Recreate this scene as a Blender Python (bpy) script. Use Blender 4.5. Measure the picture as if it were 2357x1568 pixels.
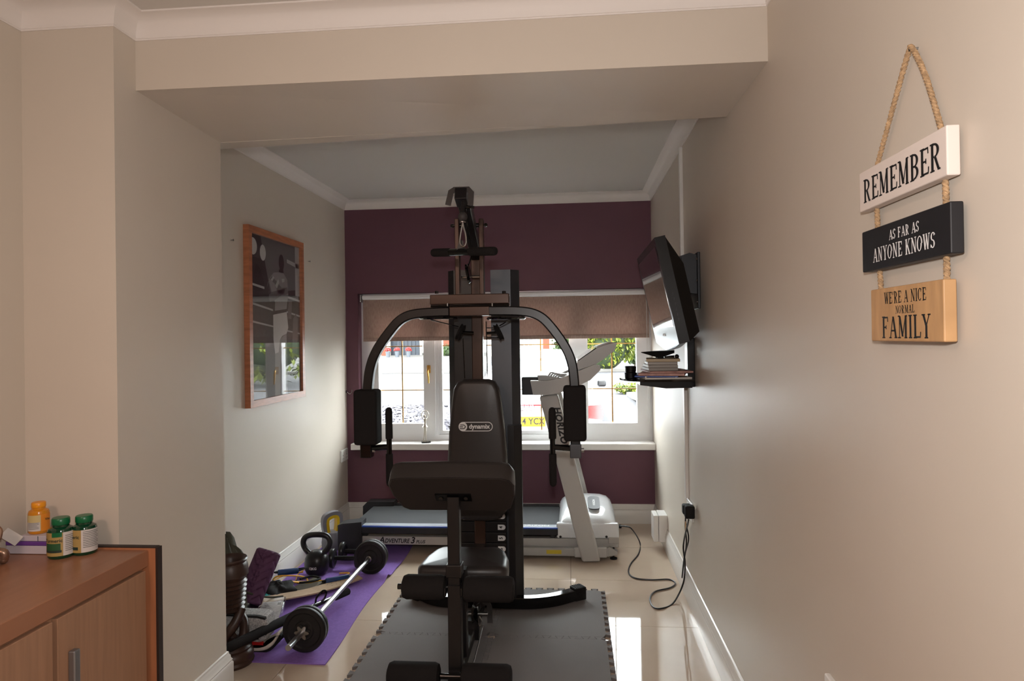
import bpy, bmesh, math, random
from mathutils import Vector, Matrix
random.seed(7)
SC = bpy.context.scene
for _o in list(bpy.data.objects):
    bpy.data.objects.remove(_o)
COL = SC.collection

# ------------------------------------------------------------------ camera
FPX, IW, IH, SY, HC = 1557.32, 2357.0, 1568.0, 16.2, 1.37
def _axes(yaw, pitch, roll):
    y, p, r = (math.radians(a) for a in (yaw, pitch, roll))
    fw = Vector((-math.sin(y)*math.cos(p), math.cos(y)*math.cos(p), math.sin(p)))
    rt = Vector((math.cos(y), math.sin(y), 0)); up = rt.cross(fw)
    return fw, rt*math.cos(r)+up*math.sin(r), up*math.cos(r)-rt*math.sin(r)
FW, RT, UP = _axes(4.989, 0.311, -0.826)
cam_data = bpy.data.cameras.new('camera'); cam = bpy.data.objects.new('camera', cam_data); COL.objects.link(cam)
cam.matrix_world = Matrix(((RT.x, UP.x, -FW.x, 0), (RT.y, UP.y, -FW.y, 0), (RT.z, UP.z, -FW.z, HC), (0, 0, 0, 1)))
cam_data.sensor_width = 36; cam_data.lens = FPX/IW*36; cam_data.shift_y = -SY/IW
cam_data.clip_start = 0.02; cam_data.clip_end = 300
SC.camera = cam
# survey helpers: a sighting of the camera carried to a known depth / height / wall
def _ray(x, y): return FW + RT*((x-IW/2)/FPX) + UP*((IH/2-SY-y)/FPX)
def at(x, y, Y): d = _ray(x, y); return Vector((0, 0, HC)) + d*(Y/d.y)
def atz(x, y, z=0.0): d = _ray(x, y); return Vector((0, 0, HC)) + d*((z-HC)/d.z)
def atx(x, y, X): d = _ray(x, y); return Vector((0, 0, HC)) + d*(X/d.x)

# ------------------------------------------------------------------ light
world = bpy.data.worlds.new('sky'); SC.world = world; world.use_nodes = True
_n = world.node_tree.nodes; _b = _n['Background']
_b.inputs['Color'].default_value = (0.93, 0.97, 1.0, 1); _b.inputs['Strength'].default_value = 17.0
def lamp(name, kind, loc, energy, color, size=0.1, target=None, sizey=None):
    L = bpy.data.lights.new(name, kind); L.energy = energy; L.color = color
    if kind == 'AREA':
        L.shape = 'RECTANGLE' if sizey else 'DISK'; L.size = size
        if sizey: L.size_y = sizey
    elif kind in ('POINT', 'SPOT'): L.shadow_soft_size = size
    o = bpy.data.objects.new(name, L); COL.objects.link(o); o.location = loc
    if target is not None:
        o.rotation_euler = (Vector(target)-Vector(loc)).to_track_quat('-Z', 'Y').to_euler()
    return o
sun = lamp('sun', 'SUN', (0, 20, 30), 3.0, (1.0, 0.95, 0.88), target=(4.0, 34, 0)); sun.data.angle = math.radians(20)
# the camera's own flash and an added, unseen warm fill for the front room
flash = lamp('camera_flash', 'AREA', (0.0, 0.03, 1.50), 15.0, (1.0, 0.95, 0.92), size=0.07, target=(-0.1, 3.0, 1.62))
warm_fill = lamp('front_room_fill', 'AREA', (-1.25, -0.45, 2.28), 14.5, (1.0, 0.69, 0.54), size=0.5, target=(-1.15, 0.1, 0))
SC.view_settings.view_transform = 'Standard'; SC.view_settings.look = 'None'
SC.view_settings.exposure = 0.32; SC.view_settings.gamma = 1.0
SC.view_settings.use_curve_mapping = False

# ------------------------------------------------------------------ materials
def srgb(*c):
    return tuple(((v/255)/12.92 if v/255 <= .04045 else ((v/255+.055)/1.055)**2.4) for v in c) + (1,)
MATS = {}
def M(name, c, rough=.5, metal=0, spec=.5, noise=0, nscale=60, bump=0, bscale=200, coat=0, trans=0, sub=0, c2=None, stretch=None, ior=1.45, sheen=0):
    m = bpy.data.materials.new(name); m.use_nodes = True; nt = m.node_tree; P = nt.nodes['Principled BSDF']
    P.inputs['Base Color'].default_value = srgb(*c); P.inputs['Roughness'].default_value = rough
    P.inputs['Metallic'].default_value = metal; P.inputs['Specular IOR Level'].default_value = spec
    P.inputs['Coat Weight'].default_value = coat; P.inputs['Coat Roughness'].default_value = .08
    P.inputs['Transmission Weight'].default_value = trans; P.inputs['IOR'].default_value = ior
    P.inputs['Sheen Weight'].default_value = sheen
    tc = nt.nodes.new('ShaderNodeTexCoord'); co = tc.outputs['Object']
    if stretch:
        mp = nt.nodes.new('ShaderNodeMapping'); mp.inputs['Scale'].default_value = stretch
        nt.links.new(co, mp.inputs['Vector']); co = mp.outputs['Vector']
    if noise or c2:
        n = nt.nodes.new('ShaderNodeTexNoise'); n.inputs['Scale'].default_value = nscale; n.inputs['Detail'].default_value = 4
        nt.links.new(co, n.inputs['Vector'])
        r = nt.nodes.new('ShaderNodeValToRGB'); r.color_ramp.elements[0].position = .3; r.color_ramp.elements[1].position = .7
        a = srgb(*c)
        if c2: r.color_ramp.elements[0].color = a; r.color_ramp.elements[1].color = srgb(*c2)
        else:
            r.color_ramp.elements[0].color = tuple(v*(1-noise) for v in a[:3])+(1,)
            r.color_ramp.elements[1].color = tuple(min(1, v*(1+noise)) for v in a[:3])+(1,)
        nt.links.new(n.outputs['Fac'], r.inputs['Fac']); nt.links.new(r.outputs['Color'], P.inputs['Base Color'])
    if bump:
        n2 = nt.nodes.new('ShaderNodeTexNoise'); n2.inputs['Scale'].default_value = bscale; n2.inputs['Detail'].default_value = 3
        nt.links.new(co, n2.inputs['Vector'])
        b = nt.nodes.new('ShaderNodeBump'); b.inputs['Strength'].default_value = bump; b.inputs['Distance'].default_value = .002
        nt.links.new(n2.outputs['Fac'], b.inputs['Height']); nt.links.new(b.outputs['Normal'], P.inputs['Normal'])
    MATS[name] = m
    return m
def glass_mat(name, tint=(1, 1, 1, 1), refl=1.0):
    m = bpy.data.materials.new(name); m.use_nodes = True; nt = m.node_tree; nt.nodes.clear()
    out = nt.nodes.new('ShaderNodeOutputMaterial'); mix = nt.nodes.new('ShaderNodeMixShader')
    t = nt.nodes.new('ShaderNodeBsdfTransparent'); t.inputs['Color'].default_value = tint
    g = nt.nodes.new('ShaderNodeBsdfGlossy'); g.inputs['Roughness'].default_value = .01
    f = nt.nodes.new('ShaderNodeLayerWeight'); f.inputs['Blend'].default_value = .5
    pw = nt.nodes.new('ShaderNodeMath'); pw.operation = 'POWER'; pw.inputs[1].default_value = 5
    mu = nt.nodes.new('ShaderNodeMath'); mu.operation = 'MULTIPLY_ADD'; mu.inputs[1].default_value = .96*refl; mu.inputs[2].default_value = .04*refl; mu.use_clamp = True
    nt.links.new(f.outputs['Facing'], pw.inputs[0]); nt.links.new(pw.outputs[0], mu.inputs[0]); nt.links.new(mu.outputs[0], mix.inputs[0])
    nt.links.new(t.outputs[0], mix.inputs[1]); nt.links.new(g.outputs[0], mix.inputs[2]); nt.links.new(mix.outputs[0], out.inputs[0])
    MATS[name] = m; return m
M('wall_paint', (206, 196, 183), .42, spec=.35, bump=.05, bscale=120, noise=.02, nscale=2)
M('ceiling_paint', (212, 208, 202), .75, spec=.2)
M('cove_paint', (230, 224, 219), .6, spec=.3)
M('purple_paint', (110, 74, 86), .5, spec=.3, bump=.15, bscale=150, noise=.04, nscale=3)
M('gloss_white', (226, 222, 216), .22, spec=.5)
M('upvc', (238, 238, 240), .25)
M('sill_white', (236, 234, 230), .2)
M('floor_tile', (198, 180, 161), .035, spec=.6, noise=.03, nscale=5)
M('grout', (120, 106, 94), .8)
M('brass', (196, 152, 84), .3, metal=1)
glass_mat('pane_glass', (.97, .99, .98, 1))
glass_mat('picture_glass', (1, 1, 1, 1), 1.6)
glass_mat('clear_plastic', (.93, .95, .96, 1), 1.5)
M('black_paint', (26, 24, 25), .33, spec=.5, noise=.1, nscale=20)
M('black_gloss', (12, 12, 13), .08, spec=.6)
M('black_rubber', (24, 23, 23), .7, spec=.25, bump=.25, bscale=300)
M('foam_black', (36, 34, 34), .9, spec=.12, bump=.3, bscale=500)
M('vinyl_black', (50, 46, 45), .36, spec=.5, bump=.12, bscale=350)
M('vinyl_back', (50, 45, 43), .75, spec=.2)
M('panel_silver', (78, 80, 84), .4, metal=.6)
M('painted_reflection', (66, 46, 36), .3, metal=.35, spec=.6)  # black frame paint, with a warm orange reflection put into its base colour
M('chrome', (176, 176, 178), .2, metal=1)
M('steel', (150, 148, 145), .3, metal=1)
M('white_print', (225, 225, 225), .5)
M('black_print', (18, 18, 20), .5)

# ------------------------------------------------------------------ mesh helpers
ORG = {}
def V(*a): return Vector(a)
class MB:
    def __init__(s): s.v = []; s.f = []; s.bev = False
    def add(s, vs, fs):
        k = len(s.v); s.v += [Vector(p) for p in vs]; s.f += [tuple(i+k for i in f) for f in fs]; return s
    def box(s, x0, x1, y0, y1, z0, z1):
        p = [(x, y, z) for x in (x0, x1) for y in (y0, y1) for z in (z0, z1)]
        return s.add(p, [(0, 1, 3, 2), (4, 6, 7, 5), (0, 4, 5, 1), (2, 3, 7, 6), (0, 2, 6, 4), (1, 5, 7, 3)])
    def obox(s, c, size, rot=None, bev=0):
        a, b, d = (q/2 for q in size); R = rot or Matrix.Identity(3); c = Vector(c)
        if bev:
            s.bev = True
            bm = bmesh.new(); bmesh.ops.create_cube(bm, size=1)
            for q in bm.verts: q.co = Vector((q.co.x*size[0], q.co.y*size[1], q.co.z*size[2]))
            bmesh.ops.bevel(bm, geom=list(bm.edges), offset=bev, segments=3, profile=.5, affect='EDGES')
            bm.verts.index_update()
            s.add([c+R@q.co for q in bm.verts], [[w.index for w in f.verts] for f in bm.faces]); bm.free(); return s
        p = [c+R@Vector((x, y, z)) for x in (-a, a) for y in (-b, b) for z in (-d, d)]
        return s.add(p, [(0, 1, 3, 2), (4, 6, 7, 5), (0, 4, 5, 1), (2, 3, 7, 6), (0, 2, 6, 4), (1, 5, 7, 3)])
    def rbox(s, x0, x1, y0, y1, z0, z1, bev):
        return s.obox(((x0+x1)/2, (y0+y1)/2, (z0+z1)/2), (x1-x0, y1-y0, z1-z0), None, bev)
    def sweep(s, pts, sec, hint=(0, 0, 1), cap=True, closed=False, scale=None):
        """carry the 2-D section sec (u, v) along pts"""
        pts = [Vector(p) for p in pts]; n = len(pts); rings = []; hint = Vector(hint); pu = None
        for i, p in enumerate(pts):
            if closed: t = pts[(i+1) % n]-pts[i-1]
            else: t = pts[min(i+1, n-1)]-pts[max(i-1, 0)]
            t.normalize()
            if pu is None:
                h = hint if abs(t.dot(hint)) < .95 else Vector((1, 0, 0))
                u = h.cross(t).normalized()
            else:
                u = (pu - t*pu.dot(t)).normalized()
            w = t.cross(u); pu = u; k = scale[i] if scale else 1
            rings.append([p+u*(a*k)+w*(b*k) for a, b in sec])
        m = len(sec); vs = [q for r in rings for q in r]; fs = []
        for i in range(n if closed else n-1):
            j = (i+1) % n
            for a in range(m): b = (a+1) % m; fs.append((i*m+a, i*m+b, j*m+b, j*m+a))
        if cap and not closed: fs += [tuple(range(m))[::-1], tuple((n-1)*m+a for a in range(m))]
        return s.add(vs, fs)
    def tube(s, pts, r, n=12, cap=True, closed=False, hint=(0, 0, 1)):
        rs = r if isinstance(r, (list, tuple)) else None; rr = 1 if rs else r
        sec = [(rr*math.cos(2*math.pi*i/n), rr*math.sin(2*math.pi*i/n)) for i in range(n)]
        return s.sweep(pts, sec, hint, cap, closed, rs)
    def bar(s, pts, w, h, bev=.004, hint=(0, 0, 1)):
        a, b, c = w/2, h/2, bev
        return s.sweep(pts, [(-a+c, -b), (a-c, -b), (a, -b+c), (a, b-c), (a-c, b), (-a+c, b), (-a, b-c), (-a, -b+c)], hint)
    def lathe(s, prof, c=(0, 0, 0), n=24, ax=None, close=True):
        """prof: (r, h); ax: 3x3 whose z is the axis"""
        c = Vector(c); R = ax or Matrix.Identity(3); k = len(prof)
        vs = [c+R@Vector((r*math.cos(2*math.pi*i/n), r*math.sin(2*math.pi*i/n), h)) for r, h in prof for i in range(n)]
        fs = [(a*n+i, a*n+(i+1) % n, (a+1)*n+(i+1) % n, (a+1)*n+i) for a in range(k-1) for i in range(n)]
        if close: fs += [tuple(range(n))[::-1], tuple((k-1)*n+i for i in range(n))]
        return s.add(vs, fs)
    def prism(s, poly, w0, w1, fr=None):
        """poly (u, v) extruded along w; fr maps (u, v, w) to a point"""
        fr = fr or (lambda u, v, w: (u, v, w)); m = len(poly)
        vs = [fr(u, v, w0) for u, v in poly]+[fr(u, v, w1) for u, v in poly]
        return s.add(vs, [tuple(range(m))[::-1], tuple(range(m, 2*m))]+[(i, (i+1) % m, m+(i+1) % m, m+i) for i in range(m)])
    def pad(s, poly, t, r, fr, puff=0.0, back=True, segs=4):
        """cushion: outline poly (u, v), thickness t along w from 0 (board) to t, edge radius r"""
        m = len(poly); nrm = []
        ar = sum(poly[i][0]*poly[(i+1) % m][1]-poly[(i+1) % m][0]*poly[i][1] for i in range(m)); sg = 1 if ar > 0 else -1
        for i in range(m):
            a, b, c = Vector(poly[i-1]), Vector(poly[i]), Vector(poly[(i+1) % m])
            e = ((b-a).normalized()+(c-b).normalized()); e = e.normalized() if e.length > 1e-6 else (b-a).normalized(); nrm.append(Vector((e.y, -e.x))*sg)
        lv = [(r*.35, 0), (0, r*.35)] if back else [(0, 0)]
        lv += [(0, t-r)]+[(r*(1-math.cos(a*math.pi/2/segs)), t-r+r*math.sin(a*math.pi/2/segs)) for a in range(1, segs+1)]
        cx = sum(p[0] for p in poly)/m; cy = sum(p[1] for p in poly)/m
        rings = [[(p[0]-n.x*o, p[1]-n.y*o, w) for p, n in zip(poly, nrm)] for o, w in lv]
        for k in (.7, .35): rings.append([(cx+(u-cx)*k, cy+(v-cy)*k, t+puff*(1-k*k)) for u, v, w in rings[len(lv)-1]])
        vs = [fr(*q) for R in rings for q in R]; fs = []
        for a in range(len(rings)-1):
            for i in range(m): j = (i+1) % m; fs.append((a*m+i, a*m+j, (a+1)*m+j, (a+1)*m+i))
        fs += [tuple(range(m))[::-1], tuple((len(rings)-1)*m+i for i in range(m))]
        return s.add(vs, fs)
    def ball(s, c, r, n=16, k=10, R=None, sq=(1, 1, 1)):
        c = Vector(c); R = R or Matrix.Identity(3)
        prof = [(max(1e-4, math.cos(a)), math.sin(a)) for a in [math.pi*(i/k-.5) for i in range(k+1)]]
        vs = [c+R@Vector((p*math.cos(2*math.pi*i/n)*r*sq[0], p*math.sin(2*math.pi*i/n)*r*sq[1], h*r*sq[2])) for p, h in prof for i in range(n)]
        fs = [(a*n+i, a*n+(i+1) % n, (a+1)*n+(i+1) % n, (a+1)*n+i) for a in range(k) for i in range(n)]
        return s.add(vs, fs)
    def build(s, name, mat, parent=None, local=False, smooth=40, kind=None, org=None):
        me = bpy.data.meshes.new(name)
        if parent is not None and not local: o0 = ORG[parent.name]
        elif parent is None and not local:
            if org is None and s.v:
                xs = [p.x for p in s.v]; ys = [p.y for p in s.v]; zs = [p.z for p in s.v]
                org = Vector(((min(xs)+max(xs))/2, (min(ys)+max(ys))/2, min(zs)))
            o0 = Vector(org)
        else: o0 = Vector((0, 0, 0))
        me.from_pydata([tuple(p-o0) for p in s.v], [], s.f); me.validate()
        bm = bmesh.new(); bm.from_mesh(me); bmesh.ops.recalc_face_normals(bm, faces=bm.faces); bm.to_mesh(me); bm.free()
        if smooth:
            me.polygons.foreach_set('use_smooth', [True]*len(me.polygons)); me.set_sharp_from_angle(angle=math.radians(smooth))
        me.materials.append(MATS[mat] if isinstance(mat, str) else mat)
        o = bpy.data.objects.new(name, me); COL.objects.link(o)
        if parent is not None: o.parent = parent; ORG[o.name] = o0
        else: o.location = o0; ORG[o.name] = o0
        if kind: o['kind'] = kind
        if s.bev and smooth:
            w = o.modifiers.new('weighted_normals', 'WEIGHTED_NORMAL'); w.keep_sharp = True
        return o
def tag(o, label, cat, group=None):
    o['label'] = label; o['category'] = cat
    if group: o['group'] = group
    return o
def thing(name, label, cat, loc=(0, 0, 0), group=None, rot=None):
    o = bpy.data.objects.new(name, None); COL.objects.link(o); o.location = loc; o.empty_display_size = .05
    if rot: o.rotation_euler = rot
    ORG[o.name] = Vector(loc); return tag(o, label, cat, group)
def struct(name, mb, mat, smooth=40): return mb.build(name, mat, None, smooth=smooth, kind='structure')
def share(src, name, parent, loc):
    o = bpy.data.objects.new(name, src.data); COL.objects.link(o); o.parent = parent; o.location = loc; return o
def arc(c, r, a0, a1, n, f=None):
    return [(c[0]+r*math.cos(math.radians(a0+(a1-a0)*i/n)), c[1]+r*math.sin(math.radians(a0+(a1-a0)*i/n))) for i in range(n+1)]
def rrect(w, h, r, n=5, cx=0, cy=0):
    a, b = w/2-r, h/2-r; o = []
    for x, y, s in ((a, b, 0), (-a, b, 90), (-a, -b, 180), (a, -b, 270)): o += arc((cx+x, cy+y), r, s, s+90, n)
    return o
def smooth_path(p, n=6):
    p = [Vector(q) for q in p]; o = []
    for i in range(len(p)-1):
        a, b, c, d = p[max(i-1, 0)], p[i], p[i+1], p[min(i+2, len(p)-1)]
        for k in range(n):
            t = k/n; o.append(.5*((2*b)+(c-a)*t+(2*a-5*b+4*c-d)*t*t+(3*b-a-3*c+d)*t**3))
    return o+[p[-1]]
def moulding(mb, path, prof, closed=False):
    """profile (d, z) carried along a plan path, d to the left of travel, mitred"""
    n = len(path); rings = []
    for i, p in enumerate(path):
        p = Vector(p); a = (p-Vector(path[i-1])).normalized() if i else None; b = (Vector(path[i+1])-p).normalized() if i < n-1 else None
        na = Vector((-a.y, a.x)) if a else None; nb = Vector((-b.y, b.x)) if b else None
        if na and nb: m = (na+nb).normalized(); m = m/m.dot(na)
        else: m = na or nb
        rings.append([(p.x+m.x*d, p.y+m.y*d, z) for d, z in prof])
    k = len(prof); fs = [(i*k+j, i*k+(j+1) % k, (i+1)*k+(j+1) % k, (i+1)*k+j) for i in range(n-1) for j in range(k)]
    return mb.add([q for r in rings for q in r], fs+[tuple(range(k)), tuple((n-1)*k+j for j in range(k))[::-1]])
def text_mesh(txt, size, fr, bold=0.0, shear=0.0, spacing=1.0, align='CENTER', depth=.0004, xs=1.0):
    """lettering as a thin raised print; fr maps (u, v, w) to a point"""
    c = bpy.data.curves.new('t', 'FONT'); c.body = txt; c.size = size; c.offset = bold; c.shear = shear; c.space_character = spacing
    c.align_x = align; c.align_y = 'CENTER'; c.extrude = 0; c.resolution_u = 3
    o = bpy.data.objects.new('t', c); COL.objects.link(o)
    me = bpy.data.meshes.new_from_object(o.evaluated_get(bpy.context.evaluated_depsgraph_get()))
    mb = MB(); mb.add([fr(v.co.x*xs, v.co.y, depth) for v in me.vertices], [tuple(p.vertices) for p in me.polygons])
    bpy.data.objects.remove(o); bpy.data.curves.remove(c); bpy.data.meshes.remove(me)
    return mb
# ------------------------------------------------------------------ room shell
XL, XR, XP, XW = -1.70, 0.592, -1.38, -1.682
YB, YF, YK, YP, YR = 5.0, 2.055, 2.58, 1.95, -2.6
ZC, ZT, ZS, CV = 2.351, 2.337, 2.178, 0.066
ZG, ZF = ZC+CV, ZT+CV            # ceiling heights: gym, front room
floor = struct('floor', MB().box(XW-.1, XR+.1, YR-.1, YB+.25, -.12, -.008), 'grout')
TS = .60
proto = None
iy = 0
y = 3.23-TS*10
while y < YB:
    x = -.022-TS*3
    while x < XR:
        x0, x1, y0, y1 = max(x, XW), min(x+TS, XR), max(y, YR), min(y+TS, YB)
        if x1-x0 > .03 and y1-y0 > .03:
            full = abs(x1-x0-TS) < 1e-6 and abs(y1-y0-TS) < 1e-6
            g = .0011
            if full and proto is not None:
                t = share(proto, 'tile', floor, (0, 0, 0)); t.location = proto.location + V(x0-proto_xy[0], y0-proto_xy[1], 0)
            else:
                t = MB().obox(((x0+x1)/2, (y0+y1)/2, -.005), (x1-x0-2*g, y1-y0-2*g, .01), None, .0008).build('tile', 'floor_tile', floor, smooth=0)
                if full: proto = t; proto_xy = (x0, y0)
        x += TS
    y += TS
# walls
struct('wall_right', MB().box(XR, XR+.12, YR-.1, YB+.3, -.1, 2.6), 'wall_paint')
struct('wall_left', MB().box(XL-.12, XL, YP+.3, YB+.3, -.1, 2.6), 'wall_paint')
struct('wall_front_left', MB().box(XW-.14, XW, YR-.1, YP+.01, -.1, 2.6), 'wall_paint')
struct('wall_rear', MB().box(XW-.1, XR+.1, YR-.12, YR, -.1, 2.6), 'wall_paint')
struct('wall_pier', MB().box(XL-.12, XP, YP, YK, -.1, 2.6), 'wall_paint')
# back wall with the window opening
WX0, WX1, WZ0, WZ1 = -1.605, XR, .585, 1.715
b = MB(); b.box(XL-.1, WX0, YB, YB+.25, -.1, 2.6); b.box(WX0, XR+.1, YB, YB+.25, WZ1, 2.6); b.box(WX0, XR+.1, YB, YB+.25, -.1, WZ0)
struct('wall_back', b, 'purple_paint')
# ceilings and beam
struct('ceiling', MB().box(XL-.1, XR+.1, YK-.2, YB+.3, ZG, ZG+.1), 'ceiling_paint')
struct('ceiling_front', MB().box(XW-.1, XR+.1, YR-.1, YF+.1, ZF, ZF+.1), 'ceiling_paint')
b = MB()
zl = ZS-.016
b.add([(XP-.05, YF, ZS+.001), (XR+.05, YF, ZS-.003), (XR+.05, YK, ZS+.006), (XP-.05, YK, zl),
       (XP-.05, YF, 2.6), (XR+.05, YF, 2.6), (XR+.05, YK, 2.6), (XP-.05, YK, 2.6)],
      [(0, 1, 2, 3), (4, 7, 6, 5), (0, 4, 5, 1), (1, 5, 6, 2), (2, 6, 7, 3), (3, 7, 4, 0)])
struct('trim_beam', b, 'wall_paint')
b = MB()   # tapering strip of the older lintel behind the boxed beam
zq = zl-.002
b.add([(XP-.05, YK, zq), (XR, YK, ZS+.006), (XR, YK+.01, ZS+.006), (XP-.05, YK+.085, zq),
       (XP-.05, YK, 2.5), (XR, YK, 2.5), (XR, YK+.01, 2.5), (XP-.05, YK+.085, 2.5)],
      [(0, 1, 2, 3), (4, 7, 6, 5), (0, 4, 5, 1), (1, 5, 6, 2), (2, 6, 7, 3), (3, 7, 4, 0)])
struct('trim_lintel', b, 'wall_paint')
# coves
def cove_prof(z): 
    p = [(-.01, z), (.004, z)]
    for i in range(7):
        a = math.radians(90*i/6); p.append((CV-(CV-.008)*math.cos(a), z+.006+(CV-.012)*math.sin(a)))
    return [(-.01, z)]+[(.004, z), (.004, z+.005)]+[(CV-.006-(CV-.012)*math.cos(math.radians(90*i/6)), z+.006+(CV-.012)*math.sin(math.radians(90*i/6))) for i in range(7)]+[(CV, z+CV-.005), (CV, z+CV+.01), (-.01, z+CV+.01)]
b = MB(); moulding(b, [(XR, YR), (XR, YF), (XP, YF), (XP, YP), (XW, YP), (XW, YR)], cove_prof(ZT)); struct('trim_cove_front', b, 'cove_paint')
b = MB(); moulding(b, [(XR, YK+.05), (XR, YB), (XL, YB), (XL, YK)], cove_prof(ZC)); struct('trim_cove_gym', b, 'cove_paint')
# skirting
SK = [(-.01, 0), (.019, 0), (.019, .092), (.015, .098), (.017, .104), (.012, .112), (.011, .122), (.007, .128), (.006, .137), (.002, .140), (-.01, .140)]
b = MB(); moulding(b, [(XR, YR), (XR, YB)], SK); struct('baseboard_right', b, 'gloss_white')
b = MB(); moulding(b, [(XR-.002, YB), (XL, YB)], SK); struct('baseboard_back', b, 'gloss_white')
b = MB(); moulding(b, [(XL, YB-.002), (XL, YK)], SK); struct('baseboard_left', b, 'gloss_white')
b = MB(); moulding(b, [(XL+.02, YK), (XP, YK), (XP, YP), (XW, YP)], SK); struct('baseboard_pier', b, 'gloss_white')

# ------------------------------------------------------------------ window
win = MB(); yf0, yf1 = YB+.085, YB+.15
win.box(WX0, WX0+.05, yf0, yf1, WZ0, WZ1).box(XR-.03, XR+.03, yf0, yf1, WZ0, WZ1)
win.box(WX0+.05, XR-.03, yf0, yf1, WZ0, WZ0+.05).box(WX0+.05, XR-.03, yf0, yf1, WZ1-.05, WZ1)
window = struct('window_1', win, 'upvc')
xs = [(-1.557, -1.035), (-1.012, -.552), (-.475, .012), (.034, .562)]
for mx in (-1.035, -.552, .012): MB().box(mx-.001, mx+.075 if mx == -.552 else mx+.024, yf0+.001, yf1-.001, WZ0+.05, WZ1-.05).build('mullion', 'upvc', window)
for k, (x0, x1) in enumerate(xs):
    w = .075 if k in (0, 3) else .018
    z0, z1 = WZ0+.05, WZ1-.05
    if k == 3: x1 = .567
    y0 = yf0-.012 if k in (0, 3) else yf0+.01
    s = MB()
    for a, c in ((w, 0), (.016, w-.004)):   # sash and glazing bead
        q0, q1 = y0 + (0 if a == w else -.004), yf1-.01
        s.box(x0+c, x0+c+a, q0, q1, z0+c, z1-c).box(x1-c-a, x1-c, q0, q1, z0+c, z1-c).box(x0+c+a, x1-c-a, q0, q1, z0+c, z0+c+a).box(x0+c+a, x1-c-a, q0, q1, z1-c-a, z1-c)
    sash = s.build('sash', 'upvc', window)
    i = w+.01
    MB().box(x0+i, x1-i, yf0+.030, yf0+.034, z0+i, z1-i).build('pane', 'pane_glass', sash)
    g = MB(); xm = (x0+x1)/2
    g.box(xm-.0045, xm+.0045, yf0+.024, yf0+.030, z0+i, z1-i)
    for zz in (.974, 1.311): g.box(x0+i, x1-i, yf0+.0235, yf0+.029, zz-.0035, zz+.0035)
    g.build('glazing_bar', 'brass', sash)
    if k == 0:
        p = at(986.5, 850, yf0-.02); h = MB()
        h.rbox(p.x-.014, p.x+.014, p.y, p.y+.012, p.z-.03, p.z+.03, .005)
        h.tube([(p.x, p.y, p.z), (p.x, p.y-.03, p.z), (p.x, p.y-.036, p.z-.02), (p.x+.004, p.y-.03, p.z-.06), (p.x+.006, p.y-.034, p.z-.105)], [.008, .008, .008, .007, .005], 8)
        h.build('handle', 'brass', sash)
sl = MB(); sl.rbox(-1.648, XR, YB-.085, YB+.10, .545, .592, .006)
sill = struct('trim_sill', sl, 'sill_white')
# ------------------------------------------------------------------ outside
M('tarmac', (54, 53, 56), .9, noise=.12, nscale=8, bump=.3, bscale=60)
M('drive', (64, 62, 60), .9, noise=.08, nscale=5)
M('slate', (84, 80, 88), .8, c2=(34, 31, 37), nscale=9, bump=1, bscale=20)
M('kerb', (92, 89, 86), .9, noise=.06)
M('brick', (92, 48, 32), .9, noise=.15, nscale=30)
M('garage_blue', (24, 29, 38), .6)
M('render_white', (150, 146, 138), .9)
M('leaf_yellow', (96, 106, 26), .6, noise=.3, nscale=3)
M('leaf_green', (52, 72, 26), .6, noise=.35, nscale=3)
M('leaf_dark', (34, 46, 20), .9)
M('bark', (70, 58, 46), .9)
M('car_white', (222, 223, 226), .15, coat=.6)
M('car_glass', (60, 66, 70), .05, spec=.9)
M('tail_red', (120, 8, 12), .15, coat=.6)
M('plate_yellow', (128, 100, 4), .4)
M('trim_grey', (90, 92, 94), .4)
M('pot_grey', (70, 74, 80), .7)
M('petal_red', (150, 16, 12), .6)
M('fence_dark', (70, 64, 60), .8)
ZR = .2
def ground_z(Y): return -.35 if Y < 10.8 else (-.35+(Y-10.8)/2.4*(ZR+.35) if Y < 13.2 else ZR)
b = MB(); ys = [5.26, 8, 10.8, 11.6, 12.4, 13.2, 15, 20, 30, 60]
for i in range(len(ys)-1):
    z0, z1 = ground_z(ys[i]), ground_z(ys[i+1])
    b.add([(-40, ys[i], z0), (40, ys[i], z0), (40, ys[i+1], z1), (-40, ys[i+1], z1)], [(0, 1, 2, 3)])
struct('ground_road', b, 'tarmac')
b = MB()
rnd = random.Random(3)
gx = [-14+.5*i for i in range(25)]+[-1.75]; gy = [6.6+.25*i for i in range(20)]
def bank(x, y): 
    t = max(0, min(1, (y-7.0)/4.2)); edge = max(0, min(1, (-1.75-x)/.35))
    return -.36+(.12+.48*t)*edge
vs = [(x, y+ (0 if x > -2.6 else .05*math.sin(x*3)), bank(x, y)+rnd.uniform(-.006, .006)) for y in gy for x in gx]; m = len(gx)
b.add(vs, [(j*m+i, j*m+i+1, (j+1)*m+i+1, (j+1)*m+i) for j in range(len(gy)-1) for i in range(m-1)])
gravel = b.build('gravel_bed', 'slate', kind='structure')
chips = MB()
for i in range(3600):
    y = rnd.uniform(7.6, 11.2); x = rnd.uniform(-4.2, -1.95); s = rnd.uniform(.018, .045); R = Matrix.Rotation(rnd.uniform(0, 6.3), 3, 'Z') @ Matrix.Rotation(rnd.uniform(-.7, .7), 3, 'X')
    p = Vector((x, y, bank(x, y)+.012))
    chips.add([p+R@Vector(q) for q in ((-s, -s*.5, 0), (s, -s*.4, 0), (s*.7, s*.6, 0), (-s*.8, s*.5, 0), (0, 0, s*.5))], [(0, 1, 4), (1, 2, 4), (2, 3, 4), (3, 0, 4)])
co = chips.build('slate_chips', 'slate', gravel, smooth=0); co['kind'] = 'stuff'
def kerb_run(pts, w=.16, h=.1):
    b = MB(); b.bar(pts, w, h, .01); return b
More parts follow.
